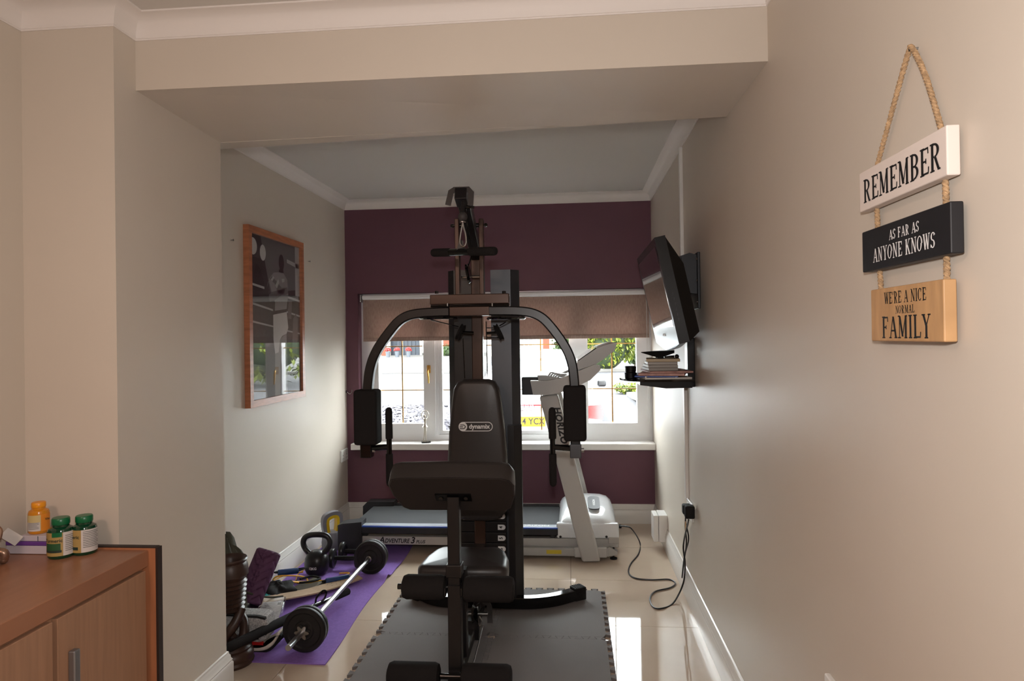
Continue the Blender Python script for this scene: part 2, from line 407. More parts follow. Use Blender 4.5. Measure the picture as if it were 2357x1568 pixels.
for pts, nm in (([(-14, 11.7, ZR-.02), (-3.2, 11.45, ZR-.02), (-2.2, 11.1, .05), (-1.75, 9.0, -.2)], 'kerb_gravel'), ([(-30, 23.5, ZR+.05), (-6, 22.4, ZR+.05), (0, 22.0, ZR+.05), (30, 24, ZR+.05)], 'kerb_road')):
    struct(nm, kerb_run(pts), 'kerb')
b = MB(); b.add([(-30, 23.6, ZR+.06), (-6, 22.5, ZR+.06), (0, 22.1, ZR+.06), (30, 24.1, ZR+.06), (30, 40, ZR+.3), (-30, 40, ZR+.3)], [(0, 1, 2, 3, 4, 5)])
struct('ground_drive', b, 'drive')
# house opposite
def pxb(x0, x1, Y, D, z0, z1): 
    a, c = at(x0, 800, Y).x, at(x1, 800, Y).x; return (a, c, Y, Y+D, z0, z1)
def P3(x, y, Y): return at(x, y, Y)
house = thing('house', 'orange brick house with blue garage door across the road', 'house', (P3(940, 800, 37).x, 37, ZR+.2))
b = MB(); b.box(*pxb(820, 893, 36.6, 6, ZR+.2, 5.2)).box(*pxb(978, 1075, 36.8, 6, ZR+.2, 5.2)).box(*pxb(893, 978, 37.1, 5, 2.4, 5.2)); b.build('wall', 'brick', house)
b = MB(); b.box(*pxb(890, 896, 36.55, .3, ZR+.2, 2.5)); b.build('post', 'render_white', house)
x0, x1, Y0, Y1, z0, z1 = pxb(895, 966, 37.0, .1, ZR+.25, 2.4)
gd = MB().box(x0, x1, Y0, Y1, z0, z1).build('garage_door', 'garage_blue', house)
for i in range(8):
    xa = x0+(x1-x0)*i/8; MB().box(xa+.02, xa+(x1-x0)/8-.02, Y0-.03, Y0, z0, z1).build('slat', 'garage_blue', gd)
b = MB(); b.box(*pxb(966, 971, 36.9, .15, ZR+.2, 3)); b.build('post', 'render_white', house)
r = MB(); xa, xb = pxb(800, 1095, 36, 1, 0, 1)[:2]; r.prism([(36, 5.15), (43.2, 5.15), (39.6, 7.4)], xa, xb, lambda u, v, w: (w, u, v)); r.build('roof', 'fence_dark', house)
house2 = thing('house', 'cream house with brick corner seen over the white car', 'house', (P3(1240, 800, 34).x, 34, ZR+.15))
b = MB(); b.box(*pxb(1120, 1250, 34, 6, ZR+.15, 5.2)).box(*pxb(1264, 1300, 34, 6, ZR+.15, 5.2)); b.build('wall', 'render_white', house2)
b = MB(); b.box(*pxb(1250, 1264, 33.8, 6, ZR+.15, 5.2)); b.build('pillar', 'brick', house2)
x0, x1, Y0, Y1, z0, z1 = pxb(1196, 1226, 33.95, .1, .75, 1.9)
w = MB().box(x0, x1, Y0, Y1, z0, z1).build('window', 'upvc', house2)
for i in range(3): MB().box(x0+.04+(x1-x0)*i/3, x0-.02+(x1-x0)*(i+1)/3, Y0-.02, Y0, z0+.05, z1-.05).build('pane', 'car_glass', w)
r = MB(); xa, xb = pxb(1100, 1310, 33.4, 1, 0, 1)[:2]; r.prism([(33.4, 5.15), (40.6, 5.15), (37, 7.4)], xa, xb, lambda u, v, w: (w, u, v)); r.build('roof', 'fence_dark', house2)
# flower pots
for k, (px, lab) in enumerate(((893, 'pot of red flowers beside the white garage post'), (914, 'grey pot of red flowers at the middle of the garage door'), (940, 'grey pot of red flowers nearest the right garage post'))):
    p = P3(px, 812, 34.5); p.z = ground_z(20)+.19
    t = thing('flower_pot', lab, 'flower pot', p, 'pots of red flowers by the garage'); t.scale = (.72, .72, .78)
    MB().lathe([(.12, 0), (.15, .2), (.18, .42), (.15, .42), (.14, .36)], (0, 0, 0), 14).build('pot', 'pot_grey', t, local=True)
    f = MB()
    for i in range(60):
        a, e = rnd.uniform(0, 6.3), rnd.uniform(0, 1.5); c = Vector((0.2*math.cos(a)*math.cos(e), 0.2*math.sin(a)*math.cos(e), .46+.18*math.sin(e)))
        f.ball(c, .05, 5, 3)
    f.build('flowers', 'petal_red', t, local=True, smooth=0)
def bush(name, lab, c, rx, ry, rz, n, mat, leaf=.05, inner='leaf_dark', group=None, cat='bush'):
    t = thing(name, lab, cat, (c[0], c[1], c[2]), group); f = MB()
    lobes = [(Vector((rnd.uniform(-.6, .6)*rx, rnd.uniform(-.6, .6)*ry, rz*rnd.uniform(.55, 1.25))), rnd.uniform(.4, .62)) for _ in range(9)]
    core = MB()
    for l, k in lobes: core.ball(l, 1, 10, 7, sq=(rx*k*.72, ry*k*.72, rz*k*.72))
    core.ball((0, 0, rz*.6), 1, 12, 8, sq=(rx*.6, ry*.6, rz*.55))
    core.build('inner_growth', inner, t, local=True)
    for i in range(n):
        l, k = rnd.choice(lobes); a = rnd.uniform(0, 6.3); z = rnd.uniform(-1, 1); q = math.sqrt(1-z*z); d = Vector((q*math.cos(a), q*math.sin(a), z)); g = rnd.uniform(.84, 1.08)*k
        p = l+Vector((d.x*rx*g, d.y*ry*g, d.z*rz*g))
        if p.z < .02: continue
        R = Matrix.Rotation(rnd.uniform(0, 6.3), 3, 'Z') @ Matrix.Rotation(rnd.uniform(-1.3, 1.3), 3, 'X'); s = leaf*rnd.uniform(.6, 1.3)
        f.add([p+R@Vector(v) for v in ((0, -s, 0), (s*.5, 0, s*.1), (0, s, 0), (-s*.5, 0, s*.1))], [(0, 1, 2, 3)])
    f.build('foliage', mat, t, local=True, smooth=0)
    MB().tube([(0, 0, -.05), (.03, 0, rz*.3), (0, .02, rz*.7)], [.05, .04, .02], 8).build('stem', 'bark', t, local=True)
    return t
p = P3(1405, 850, 22); bush('hedge_bush', 'large yellow-green bush behind the treadmill display', (p.x-.1, 22.2, ZR), 1.05, .7, 1.35, 6000, 'leaf_yellow', .085)
p = P3(1468, 850, 22); bush('hedge_bush', 'darker green bush at the right edge of the window', (p.x+.15, 24.4, ZR+.06), .75, .8, 1.4, 4500, 'leaf_green', .07)
p = P3(1330, 850, 24); bush('hedge_bush', 'green bush partly hidden behind the right window mullion', (p.x-.1, 25.4, ZR+.08), .9, .8, 1.5, 3000, 'leaf_green', .08)
p = P3(1446, 950, 13.6); bush('low_shrub', 'small yellow low shrub on the kerb corner', (p.x, 13.7, ZR), .24, .3, .13, 900, 'leaf_yellow', .035)
p = P3(1027, 830, 35); bush('low_shrub', 'small pale green shrub against the brick wall opposite', (p.x, 35.5, ZR+.2), .45, .4, .35, 300, 'leaf_green', .08)
struct('kerb_corner', kerb_run([(P3(1450, 952, 13.3).x, 13.3, ZR+.02), (P3(1480, 965, 12.6).x, 12.7, ZR-.02), (2.6, 11.9, ZR-.05)], .14, .1), 'kerb')
# trees behind the camera side of the road so that the picture glass has greenery to mirror
bush('garden_bush', 'tall leafy garden bush right of the drive, mirrored in the picture glass', (5.4, 17.5, ZR), 2.3, 1.6, 1.6, 5000, 'leaf_yellow', .12)
bush('garden_bush', 'taller dark garden bush further off, mirrored in the picture glass', (9.4, 21.0, ZR), 2.6, 1.8, 2.2, 4000, 'leaf_green', .14)
# white car on the drive
CX = (P3(1062, 950, 8.5).x+P3(1392, 950, 8.5).x)/2; ZD = -.35
car = thing('car', 'white estate car parked on the drive, seen from behind', 'car', (CX, 10.4, ZD))
def car_section(Y, zt, hw, ht, zb=-.1):
    sh = min(.52, zt-.03); half = [(hw*.93, zb), (hw*.99, zb+.12), (hw, .12), (hw*.995, min(.36, sh-.02)), (hw*.96, sh)]
    half += [(hw*.96+(ht-hw*.96)*.5, sh+(zt-.07-sh)*.5), (ht, zt-.07), (ht*.9, zt-.015), (ht*.55, zt+.01), (0.001, zt+.018)]
    return [(CX+x, Y, z) for x, z in half]+[(CX-x, Y, z) for x, z in half[::-1]]
secs = [(8.42, .1, .74, .6), (8.45, .34, .80, .7), (8.52, .55, .85, .72), (8.66, .66, .875, .70), (8.9, .93, .89, .60), (9.15, 1.12, .90, .55), (9.6, 1.17, .9, .56), (10.6, 1.16, .9, .56), (11.2, 1.08, .9, .57), (11.7, .78, .9, .66), (12.0, .6, .89, .7), (12.6, .5, .86, .7), (12.85, .3, .78, .6)]
b = MB(); vs = []; m = 20
for s in secs: vs += car_section(*s)
b.add(vs, [(i*m+j, i*m+(j+1) % m, (i+1)*m+(j+1) % m, (i+1)*m+j) for i in range(len(secs)-1) for j in range(m)]+[tuple(range(m))[::-1], tuple((len(secs)-1)*m+j for j in range(m))])
b.build('body', 'car_white', car, smooth=50)
b = MB(); b.add([(CX-.55, 8.70, .70), (CX+.55, 8.70, .70), (CX+.5, 9.07, 1.085), (CX-.5, 9.07, 1.085), (CX-.55, 8.73, .68), (CX+.55, 8.73, .68), (CX+.5, 9.10, 1.065), (CX-.5, 9.10, 1.065)], [(0, 1, 2, 3), (7, 6, 5, 4), (0, 4, 5, 1), (1, 5, 6, 2), (2, 6, 7, 3), (3, 7, 4, 0)]); b.build('rear_window', 'car_glass', car)
for s in (-1, 1):
    x = CX+s*.90
    b = MB(); b.add([(x-.02*s, 9.3, .56), (x-.02*s, 11.1, .56), (x-.2*s, 10.9, 1.05), (x-.23*s, 9.5, 1.08)], [(0, 1, 2, 3)]); b.build('side_window', 'car_glass', car)
    b = MB()
    pts = [(s*.58, .50), (s*.86, .52), (s*.89, .42), (s*.87, .33), (s*.6, .36)]
    b.prism([(CX+u, v) for u, v in pts], 8.425, 8.62, lambda u, v, w: (u, w+.05*max(0, abs(u-CX)-.6), v)); b.build('tail_light', 'tail_red', car)
    b = MB(); b.lathe([(.02, -.1), (.30, -.1), (.33, -.06), (.33, .06), (.30, .1), (.02, .1)], (CX+s*.8, 9.35, ZD+.33), 24, Matrix.Rotation(math.pi/2, 3, 'Y')); b.build('wheel', 'black_rubber', car)
    b = MB(); b.lathe([(.02, -.1), (.30, -.1), (.33, -.06), (.33, .06), (.30, .1), (.02, .1)], (CX+s*.8, 12.0, ZD+.33), 24, Matrix.Rotation(math.pi/2, 3, 'Y')); b.build('wheel', 'black_rubber', car)
    b = MB(); b.rbox(CX+s*.98-.07, CX+s*.98+.07, 11.0, 11.08, .55, .66, .03); b.build('wing_mirror', 'black_paint', car)
b = MB(); b.rbox(CX-.4, CX+.4, 8.40, 8.5, -.02, .02, .01); b.build('bumper_strip', 'trim_grey', car)
b = MB(); b.box(CX-.42, CX+.42, 8.395, 8.50, .515, .53); b.build('brake_strip', 'tail_red', car)
pc = P3(1208, 970, 8.43)
pl = MB().rbox(pc.x-.26, pc.x+.26, 8.395, 8.41, pc.z-.062, pc.z+.062, .004).build('number_plate', 'plate_yellow', car)
t = text_mesh('4 YCX', .11, lambda u, v, w: (pc.x+.245+u, 8.394-w, pc.z+v), bold=.002, xs=.86, spacing=1.05, align='RIGHT')
t.build('plate_lettering', 'black_print', pl, smooth=0)
b = MB()
for i in range(4):
    c = (pc.x+(-.09+.06*i), 8.40, pc.z+.17); b.tube([(c[0]+.038*math.cos(a*.3927), c[1], c[2]+.038*math.sin(a*.3927)) for a in range(16)], .006, 6, closed=True, hint=(0, 1, 0))
b.build('ring_emblem', 'chrome', car)
# ------------------------------------------------------------------ blind and wall fittings
M('blind_cloth', (200, 176, 164), .9, c2=(172, 146, 134), nscale=45, bump=.5, bscale=80, stretch=(3, 1, .7))
_m = MATS['blind_cloth']; _nt = _m.node_tree; _P = _nt.nodes['Principled BSDF']; _mx = _nt.nodes.new('ShaderNodeMixShader'); _tr = _nt.nodes.new('ShaderNodeBsdfTranslucent')
_tr.inputs['Color'].default_value = srgb(176, 152, 142); _mx.inputs[0].default_value = .26
_nt.links.new(_P.outputs[0], _mx.inputs[1]); _nt.links.new(_tr.outputs[0], _mx.inputs[2]); _nt.links.new(_mx.outputs[0], _nt.nodes['Material Output'].inputs[0])
bl = thing('roller_blind', 'pinkish brown roller blind lowered over the top of the window', 'blind', (-.5, YB+.03, 1.36))
bx0, bx1 = -1.578, XR-.012
bt = MB(); bt.rbox(bx0, bx1, YB+.005, YB+.055, 1.668, 1.705, .012); bt.build('headrail', 'upvc', bl)
b = MB(); n = 60
zb = 1.352
for i in range(n+1):
    x = bx0+.004+(bx1-bx0-.008)*i/n; d = .0015*math.sin(i*.9)
    b.v += [Vector((x, YB+.030+d, 1.69)), Vector((x, YB+.030+d*.5, zb)), Vector((x, YB+.0325+d*.5, zb)), Vector((x, YB+.0325+d, 1.69))]
for i in range(n):
    for j in range(4): b.f.append((i*4+j, i*4+(j+1) % 4, (i+1)*4+(j+1) % 4, (i+1)*4+j))
b.build('blind_cloth', 'blind_cloth', bl)
MB().rbox(bx0+.004, bx1-.004, YB+.024, YB+.04, zb, zb+.028, .005).build('hem_bar', 'blind_cloth', bl)
MB().rbox(bx0-.014, bx0-.002, YB+.002, YB+.058, 1.65, 1.71, .004).build('end_bracket', 'chrome', bl)
MB().tube([(bx1-.03, YB-.004, 1.67), (bx1-.028, YB-.006, .75), (bx1-.018, YB-.006, .73), (bx1-.01, YB-.004, 1.67)], .0022, 6).build('bead_chain', 'white_print', bl)
def hook(lab, p, s):
    t = thing('curtain_hook', lab, 'hook', p); x = s
    MB().lathe([(.011, 0), (.011, .003), (.006, .006)], (0, 0, 0), 12, Matrix.Rotation(math.pi/2*s, 3, 'Y')).build('rose', 'chrome', t, local=True)
    MB().tube(smooth_path([(0, 0, 0), (.012*x, -.002, -.004), (.03*x, -.004, -.016), (.045*x, -.004, -.006), (.048*x, -.004, .016)], 5), .003, 8).build('arm', 'chrome', t, local=True)
hook('chrome curtain hook at the purple wall corner left of the window', (XL, 4.985, at(800, 902, 4.985).z), 1)
hook('chrome curtain hook on the right wall under the glass shelf', (XR, 4.90, at(1492, 885, 4.9).z), -1)
for px, py, lab in ((531, 553, 'tiny nail in the left wall before the boxing picture'), (709, 602, 'tiny nail in the left wall beyond the boxing picture')):
    p = atx(px, py, XL); b = MB(); b.lathe([(.0018, -.006), (.0018, .012), (.005, .013), (.005, .0155), (.0005, .016)], p, 8, Matrix.Rotation(math.pi/2, 3, 'Y')); tag(b.build('wall_nail', 'steel'), lab, 'nail')
M('socket_white', (228, 226, 222), .3)
def socket(lab, c, n, w, h, plugs=()):
    """double wall socket; n = +1 on the left wall, -1 on the right wall; c on the wall"""
    t = thing('wall_socket', lab, 'socket', c)
    MB().obox((n*.006, 0, 0), (.014, w, h), None, .004).build('plate', 'socket_white', t, local=True)
    for s in (-1, 1):
        MB().obox((n*.0145, s*w*.13, h*.24), (.005, .012, .018), None, .002).build('switch', 'socket_white', t, local=True)
        b = MB()
        for dy, dz, a, c2 in ((0, .012, .004, .009), (-.011, -.012, .007, .004), (.011, -.012, .007, .004)): b.obox((n*.0133, s*w*.26+dy, dz-.008), (.001, a, c2))
        b.build('pin_slot', 'black_print', t, local=True)
    return t
c = atx(790, 1048, XL); socket('white double socket on the left wall near the purple corner', (XL, c.y, c.z), 1, .146, .086)
c = atx(1938, 1562, XR); socket('white double socket low on the right wall at the bottom edge', (XR, c.y, .53), -1, .146, .086)
# boxing picture
M('frame_wood', (176, 112, 78), .35, noise=.18, nscale=12, stretch=(1, 1, 6), bump=.1, bscale=60)
PG = [M('print_%d' % g, (g, g, g-2), .6) and 'print_%d' % g for g in (22, 40, 62, 84, 110, 150, 188, 214)]
py0, py1, pz0, pz1 = 3.395, 4.125, 1.018, 1.980
pic = thing('picture_frame', 'wood framed black and white poster of a boxer in white shorts', 'picture', (XL, (py0+py1)/2, pz0))
fw_ = .036
def pf(u, v, w): return (XL+.028+w, py0+u, pz0+v)      # u along the wall, v up
PW, PH = py1-py0, pz1-pz0
for nm, poly in (('s', [(0, 0), (fw_, fw_), (fw_, PH-fw_), (0, PH)]), ('s', [(PW, 0), (PW, PH), (PW-fw_, PH-fw_), (PW-fw_, fw_)]), ('s', [(0, 0), (PW, 0), (PW-fw_, fw_), (fw_, fw_)]), ('s', [(0, PH), (fw_, PH-fw_), (PW-fw_, PH-fw_), (PW, PH)])):
    MB().prism(poly, -.027, .004, pf).build('frame_rail', 'frame_wood', pic, smooth=0)
MB().prism([(fw_-.004, fw_-.004), (PW-fw_+.004, fw_-.004), (PW-fw_+.004, PH-fw_+.004), (fw_-.004, PH-fw_+.004)], -.022, -.012, pf).build('poster', 'print_62', pic)
poster = pic.children[-1]
def ink(g, polys, w, nm='print_shape'):
    for q in polys: MB().add([pf(fw_+u*(PW-2*fw_), fw_+v*(PH-2*fw_), w) for u, v in q], [tuple(range(len(q)))]).build(nm, 'print_%d' % g, poster, smooth=0)
ell = lambda cx, cy, a, c, n=18: [(cx+a*math.cos(2*math.pi*i/n), cy+c*math.sin(2*math.pi*i/n)) for i in range(n)]
ink(40, [[(0, 0), (1, 0), (1, .38), (0, .38)], [(0, .62), (.34, .62), (.34, .86), (0, .86)]], -.0118)
ink(110, [[(.38, .66), (.9, .70), (.9, 1), (.2, 1), (.3, .8)], [(0, .0), (.3, .0), (.26, .2), (0, .22)]], -.0116)
ink(214, [ell(.06, .925, .075, .052), ell(.24, .90, .055, .05)], -.0114, 'lamp_glow')
ink(188, [[(.72, .875), (1, .85), (1, .88), (.72, .90)], [(.9, .66), (1, .66), (1, 1), (.9, 1)]], -.0114)
ink(22, [[(.03, .70), (.12, .83), (.2, .79), (.26, .72), (.22, .66), (.04, .66)]], -.0113)
ink(188, [[(0, .705), (.26, .69), (.26, .675), (0, .692)], [(.70, .655), (1, .635), (1, .62), (.70, .640)], [(0, .59), (.42, .555), (.42, .543), (0, .577)], [(.66, .555), (1, .528), (1, .516), (.66, .543)], [(0, .48), (.42, .45), (.42, .44), (0, .468)], [(.70, .425), (1, .405), (1, .395), (.70, .415)]], -.0112, 'ring_rope')
ink(110, [[(.80, .2), (.93, .2), (.95, .5), (.9, .54), (.84, .5)], [(.72, .5), (.8, .5), (.82, .62), (.74, .62)]], -.0111)
# the boxer: generic figure standing with folded arms
ink(22, [ell(.60, .865, .055, .055), [(.55, .82), (.64, .82), (.65, .77), (.54, .77)]], -.0109, 'head')
ink(150, [[(.34, .74), (.44, .79), (.54, .80), (.64, .80), (.72, .76), (.74, .66), (.70, .57), (.68, .50), (.45, .50), (.46, .60), (.40, .66)]], -.0108, 'torso')
ink(110, [[(.30, .68), (.36, .745), (.46, .72), (.52, .66), (.66, .655), (.74, .67), (.72, .71), (.60, .70), (.50, .735), (.40, .765), (.33, .73)], [(.34, .64), (.40, .665), (.66, .70), (.66, .67), (.46, .615), (.36, .60)]], -.0106, 'arms')
ink(188, [[(.47, .71), (.53, .755), (.55, .735), (.50, .69)], [(.60, .76), (.66, .765), (.66, .745), (.61, .735)], [(.38, .742), (.43, .768), (.45, .758), (.41, .733)]], -.0105, 'highlight')
ink(214, [[(.42, .52), (.70, .545), (.73, .44), (.69, .40), (.60, .385), (.55, .36), (.52, .28), (.45, .27), (.42, .36)]], -.0105, 'shorts')
ink(150, [[(.45, .27), (.52, .28), (.55, .36), (.62, .385), (.69, .40), (.70, .2), (.70, 0), (.60, 0), (.58, .2), (.56, .25), (.55, 0), (.44, 0)]], -.0107, 'legs')
ink(40, [[(.44, .545), (.70, .565), (.70, .545), (.42, .52)]], -.0104, 'belt')
MB().prism([(fw_-.003, fw_-.003), (PW-fw_+.003, fw_-.003), (PW-fw_+.003, PH-fw_+.003), (fw_-.003, PH-fw_+.003)], -.009, -.007, pf).build('glass', 'picture_glass', pic)
# white cable trunking, upper and lower run
for za, zb_, lab in ((1.56, ZC-.002, 'white plastic cable trunking running up from the television to the ceiling'), (.52, 1.13, 'white plastic cable trunking running down from the shelf to the socket')):
    b = MB(); yc = 3.60 if za > 1 else 3.565
    b.rbox(XR-.017, XR+.001, yc-.015, yc+.015, za, zb_, .003); tag(b.build('cable_trunking', 'socket_white'), lab, 'trunking')
# white plastic box low on the right wall
p = at(1515, 1225, 4.43); bx = thing('junction_box', 'white plastic box fixed low on the right wall', 'box', (XR-.04, 4.43, .055))
MB().rbox(XR-.055, XR, 4.36, 4.50, .055, .225, .004).build('back_box', 'socket_white', bx); MB().rbox(XR-.088, XR-.057, 4.362, 4.498, .057, .223, .004).build('lid', 'socket_white', bx)
# rope-hung plaque sign
M('rope', (168, 138, 104), .95, noise=.3, nscale=120, bump=.8, bscale=300)
M('plaque_white', (224, 212, 204), .55, noise=.03, nscale=6); M('plaque_black', (24, 24, 28), .5); M('plaque_wood', (188, 148, 104), .5, noise=.14, nscale=8, stretch=(1, 6, 1.2))
sg = thing('hanging_sign', 'three wooden plaques hung on jute rope on the right wall', 'sign', (XR, 1.2, 1.35))
XT = .020
nail = atx(2082, 120, XR)
MB().lathe([(.002, -.005), (.002, .012), (.005, .014), (.001, .016)], (XR, 1.198, 1.849), 8, Matrix.Rotation(-math.pi/2, 3, 'Y')).build('nail', 'steel', sg)
def rope(pts, nm='rope'):
    pts = smooth_path(pts, 8) if len(pts) > 2 else [Vector(pts[0]).lerp(Vector(pts[1]), i/10) for i in range(11)]
    b = MB(); b.tube(pts, .0036, 8)
    for k in range(2):
        hp = []; L = 0
        for i in range(len(pts)-1):
            for q in range(6):
                p = pts[i].lerp(pts[i+1], q/6); a = L*420+k*math.pi; hp.append(p+Vector((math.cos(a), math.sin(a), 0))*.0026); L += (pts[i+1]-pts[i]).length/6
        b.tube(hp, .0026, 5)
    b.build(nm, 'rope', sg)
rx = XR-.012
rope([(rx, 1.345, 1.665), (rx, 1.25, 1.79), (rx, 1.205, 1.846), (rx, 1.192, 1.846), (rx, 1.15, 1.78), (rx, 1.10, 1.665)])
for y0, z0, y1, z1 in ((1.335, 1.612, 1.332, 1.557), (1.10, 1.612, 1.098, 1.557), (1.328, 1.495, 1.322, 1.44), (1.10, 1.495, 1.10, 1.44)): rope([(rx, y0, z0), (rx, y1, z1)])
# serif lettering built from strokes on a unit cell
TK, TN = .17, .075
def glyph(ch):
    S = []; sf = lambda x, y, w=.26: S.append([(x-w/2, y-.03), (x+w/2, y-.03), (x+w/2, y+.03), (x-w/2, y+.03)])
    def st(x0, y0, x1, y1, w=TK):
        d = Vector((x1-x0, y1-y0)); n = Vector((-d.y, d.x)).normalized()*w/2
        if abs(d.y) > .25*abs(d.x): n = Vector((w/2, 0))
        S.append([(x0-n.x, y0-n.y), (x1-n.x, y1-n.y), (x1+n.x, y1+n.y), (x0+n.x, y0+n.y)])
    def bowl(cx, cy, rx, ry, a0, a1, w=TK, n=12):
        for i in range(n):
            q = []
            for j in (i, i+1):
                a = math.radians(a0+(a1-a0)*j/n); t = TN/2+(w-TN)/2*abs(math.cos(a)); q.append(((cx+(rx-t)*math.cos(a), cy+(ry-TN/2)*math.sin(a)), (cx+(rx+t)*math.cos(a), cy+(ry+TN/2)*math.sin(a))))
            S.append([q[0][0], q[0][1], q[1][1], q[1][0]])
    W = .72
    if ch in 'EFL':
        st(.15, 0, .15, 1); sf(.15, 0, .3); sf(.15, 1, .3); W = .66
        if ch in 'EF': st(.1, .97, .58, .97, TN); st(.56, 1, .58, .76, TN); st(.15, .5, .42, .5, TN); st(.42, .4, .42, .6, TN)
        if ch in 'EL': st(.1, .03, .6, .03, TN); st(.58, 0, .61, .26, TN)
    elif ch in 'RBP':
        st(.15, 0, .15, 1); sf(.15, 0, .3); sf(.13, 1, .26); bowl(.3, .74, .24, .23, -90, 90); st(.15, .97, .3, .97, TN); st(.15, .51, .3, .51, TN)
        if ch == 'R': st(.36, .5, .58, .03, TK*.9); sf(.62, 0, .2); W = .76
        if ch == 'B': bowl(.3, .27, .28, .24, -90, 90); st(.15, .03, .3, .03, TN); W = .7
    elif ch == 'M': st(.13, 0, .13, 1, TN); st(.16, 1, .42, .05, TK); st(.42, .05, .7, 1, TN); st(.72, 0, .72, 1); sf(.13, 0); sf(.73, 0); sf(.1, 1, .2); sf(.76, 1, .2); W = .92
    elif ch == 'N': st(.13, 0, .13, 1, TN); st(.15, 1, .6, 0, TK); st(.62, 0, .62, 1, TN); sf(.13, 0); sf(.1, 1, .2); sf(.62, 1); W = .8
    elif ch == 'A': st(.12, 0, .38, 1, TN); st(.40, 1, .66, 0, TK); st(.2, .33, .56, .33, TN); sf(.12, 0, .24); sf(.66, 0, .28); W = .82
    elif ch == 'I': st(.16, 0, .16, 1); sf(.16, 0, .3); sf(.16, 1, .3); W = .38
    elif ch == 'Y': st(.14, 1, .37, .5, TK); st(.6, 1, .37, .5, TN); st(.37, 0, .37, .52); sf(.14, 1, .28); sf(.61, 1, .24); sf(.37, 0, .3); W = .76
    elif ch == 'K': st(.15, 0, .15, 1); sf(.15, 0, .3); sf(.15, 1, .3); st(.2, .42, .58, 1, TN); st(.32, .62, .62, 0, TK); sf(.6, 1, .24); sf(.63, 0, .26); W = .8
    elif ch == 'W': st(.1, 1, .28, 0, TK); st(.28, 0, .48, .9, TN); st(.46, .95, .64, 0, TK); st(.64, 0, .82, 1, TN); sf(.1, 1, .26); sf(.46, 1, .2); sf(.83, 1, .24); W = .96
    elif ch == 'O': bowl(.36, .5, .28, .48, 0, 360, TK, 24); W = .76
    elif ch == 'C': bowl(.36, .5, .28, .48, 45, 315, TK, 18); st(.56, .7, .56, .98, TN); W = .72
    elif ch == 'S': bowl(.3, .73, .2, .24, 20, 270, TK, 14); bowl(.3, .26, .21, .24, -160, 90, TK, 14); st(.5, .76, .5, .97, TN); st(.1, .03, .1, .24, TN); W = .6
    elif ch == "'": st(.08, .72, .1, 1, .1); W = .22
    else: W = .34
    return S, W
def serif(txt, h, fr, xs=1.0, sp=.05):
    b = MB(); tot = sum(glyph(c)[1]+sp for c in txt); x = -tot/2
    for c in txt:
        S, W = glyph(c)
        for k, q in enumerate(S): b.add([fr((x+u)*h*xs, (v-.5)*h, .0003+.00004*k) for u, v in q], [tuple(range(len(q)))])
        x += W+sp
    return b
def plaque(nm_mat, y0, y1, z0, z1, lines, ink_mat, lab, t=XT):
    yc, zc = (y0+y1)/2, (z0+z1)/2
    q = MB().rbox(XR-.008-t, XR-.008, y0, y1, z0, z1, .0025).build('plaque', nm_mat, sg); q['label'] = lab
    fr = lambda u, v, w: (XR-.008-t-w, yc-u, zc+v)
    for txt, h, dv, xs, du in lines: serif(txt, h, lambda u, v, w: fr(u+du, v+dv, w), xs).build('lettering', ink_mat, q, smooth=0)
plaque('plaque_white', 1.064, 1.372, 1.603, 1.679, [('REMEMBER', .042, -.002, 1.02, .004)], 'black_print', 'white plaque lettered REMEMBER')
plaque('plaque_black', 1.058, 1.364, 1.485, 1.563, [('AS FAR AS', .017, .017, 1.0, .012), ('ANYONE KNOWS', .0245, -.012, .94, .004)], 'white_print', 'black plaque lettered AS FAR AS ANYONE KNOWS')
plaque('plaque_wood', 1.080, 1.330, 1.353, 1.449, [("WE'RE A NICE", .020, .029, .92, .004), ('NORMAL', .013, .007, 1.02, .006), ('FAMILY', .037, -.023, 1.02, .006)], 'black_print', 'bare wood plaque lettered WE\'RE A NICE NORMAL FAMILY')
# ------------------------------------------------------------------ foam puzzle mats
M('eva_mat', (114, 110, 108), .8, spec=.3, noise=.06, nscale=3)
_nt = MATS['eva_mat'].node_tree; _tc = _nt.nodes.new('ShaderNodeTexCoord'); _ck = _nt.nodes.new('ShaderNodeTexChecker'); _ck.inputs['Scale'].default_value = 170
_bp = _nt.nodes.new('ShaderNodeBump'); _bp.inputs['Strength'].default_value = .5; _bp.inputs['Distance'].default_value = .002
_nt.links.new(_tc.outputs['Object'], _ck.inputs['Vector']); _nt.links.new(_ck.outputs['Fac'], _bp.inputs['Height']); _nt.links.new(_bp.outputs['Normal'], _nt.nodes['Principled BSDF'].inputs['Normal'])
MX, MY, MW, MH = -.382, 3.068, .531, .585
def puzzle(x0, y0, w, h, n=9, d=.023):
    """outline with dovetail teeth; the cells of neighbours interlock"""
    P = []
    def edge(a, b, flip):
        a, b = Vector(a), Vector(b); t = (b-a).normalized(); o = Vector((t.y, -t.x)); L = (b-a).length; c = L/(2*n)
        for i in range(n):
            s = i*2*c + (0 if flip else c)
            q = .18*c
            e = .0012; h2 = d/2
            P.extend([a+t*(s+q+e)-o*h2, a+t*(s-q+e)+o*(h2-e), a+t*(min(s+c+q, L-d*.6)-e)+o*(h2-e), a+t*(min(s+c-q, L-d)-e)-o*h2])
    edge((x0, y0), (x0+w, y0), False); edge((x0+w, y0), (x0+w, y0+h), False); edge((x0+w, y0+h), (x0, y0+h), False); edge((x0, y0+h), (x0, y0), False)
    return [(p.x, p.y) for p in P]
mats = [('far left', 0, 0), ('far right', 1, 0), ('near left', 0, 1), ('near right', 1, 1)]
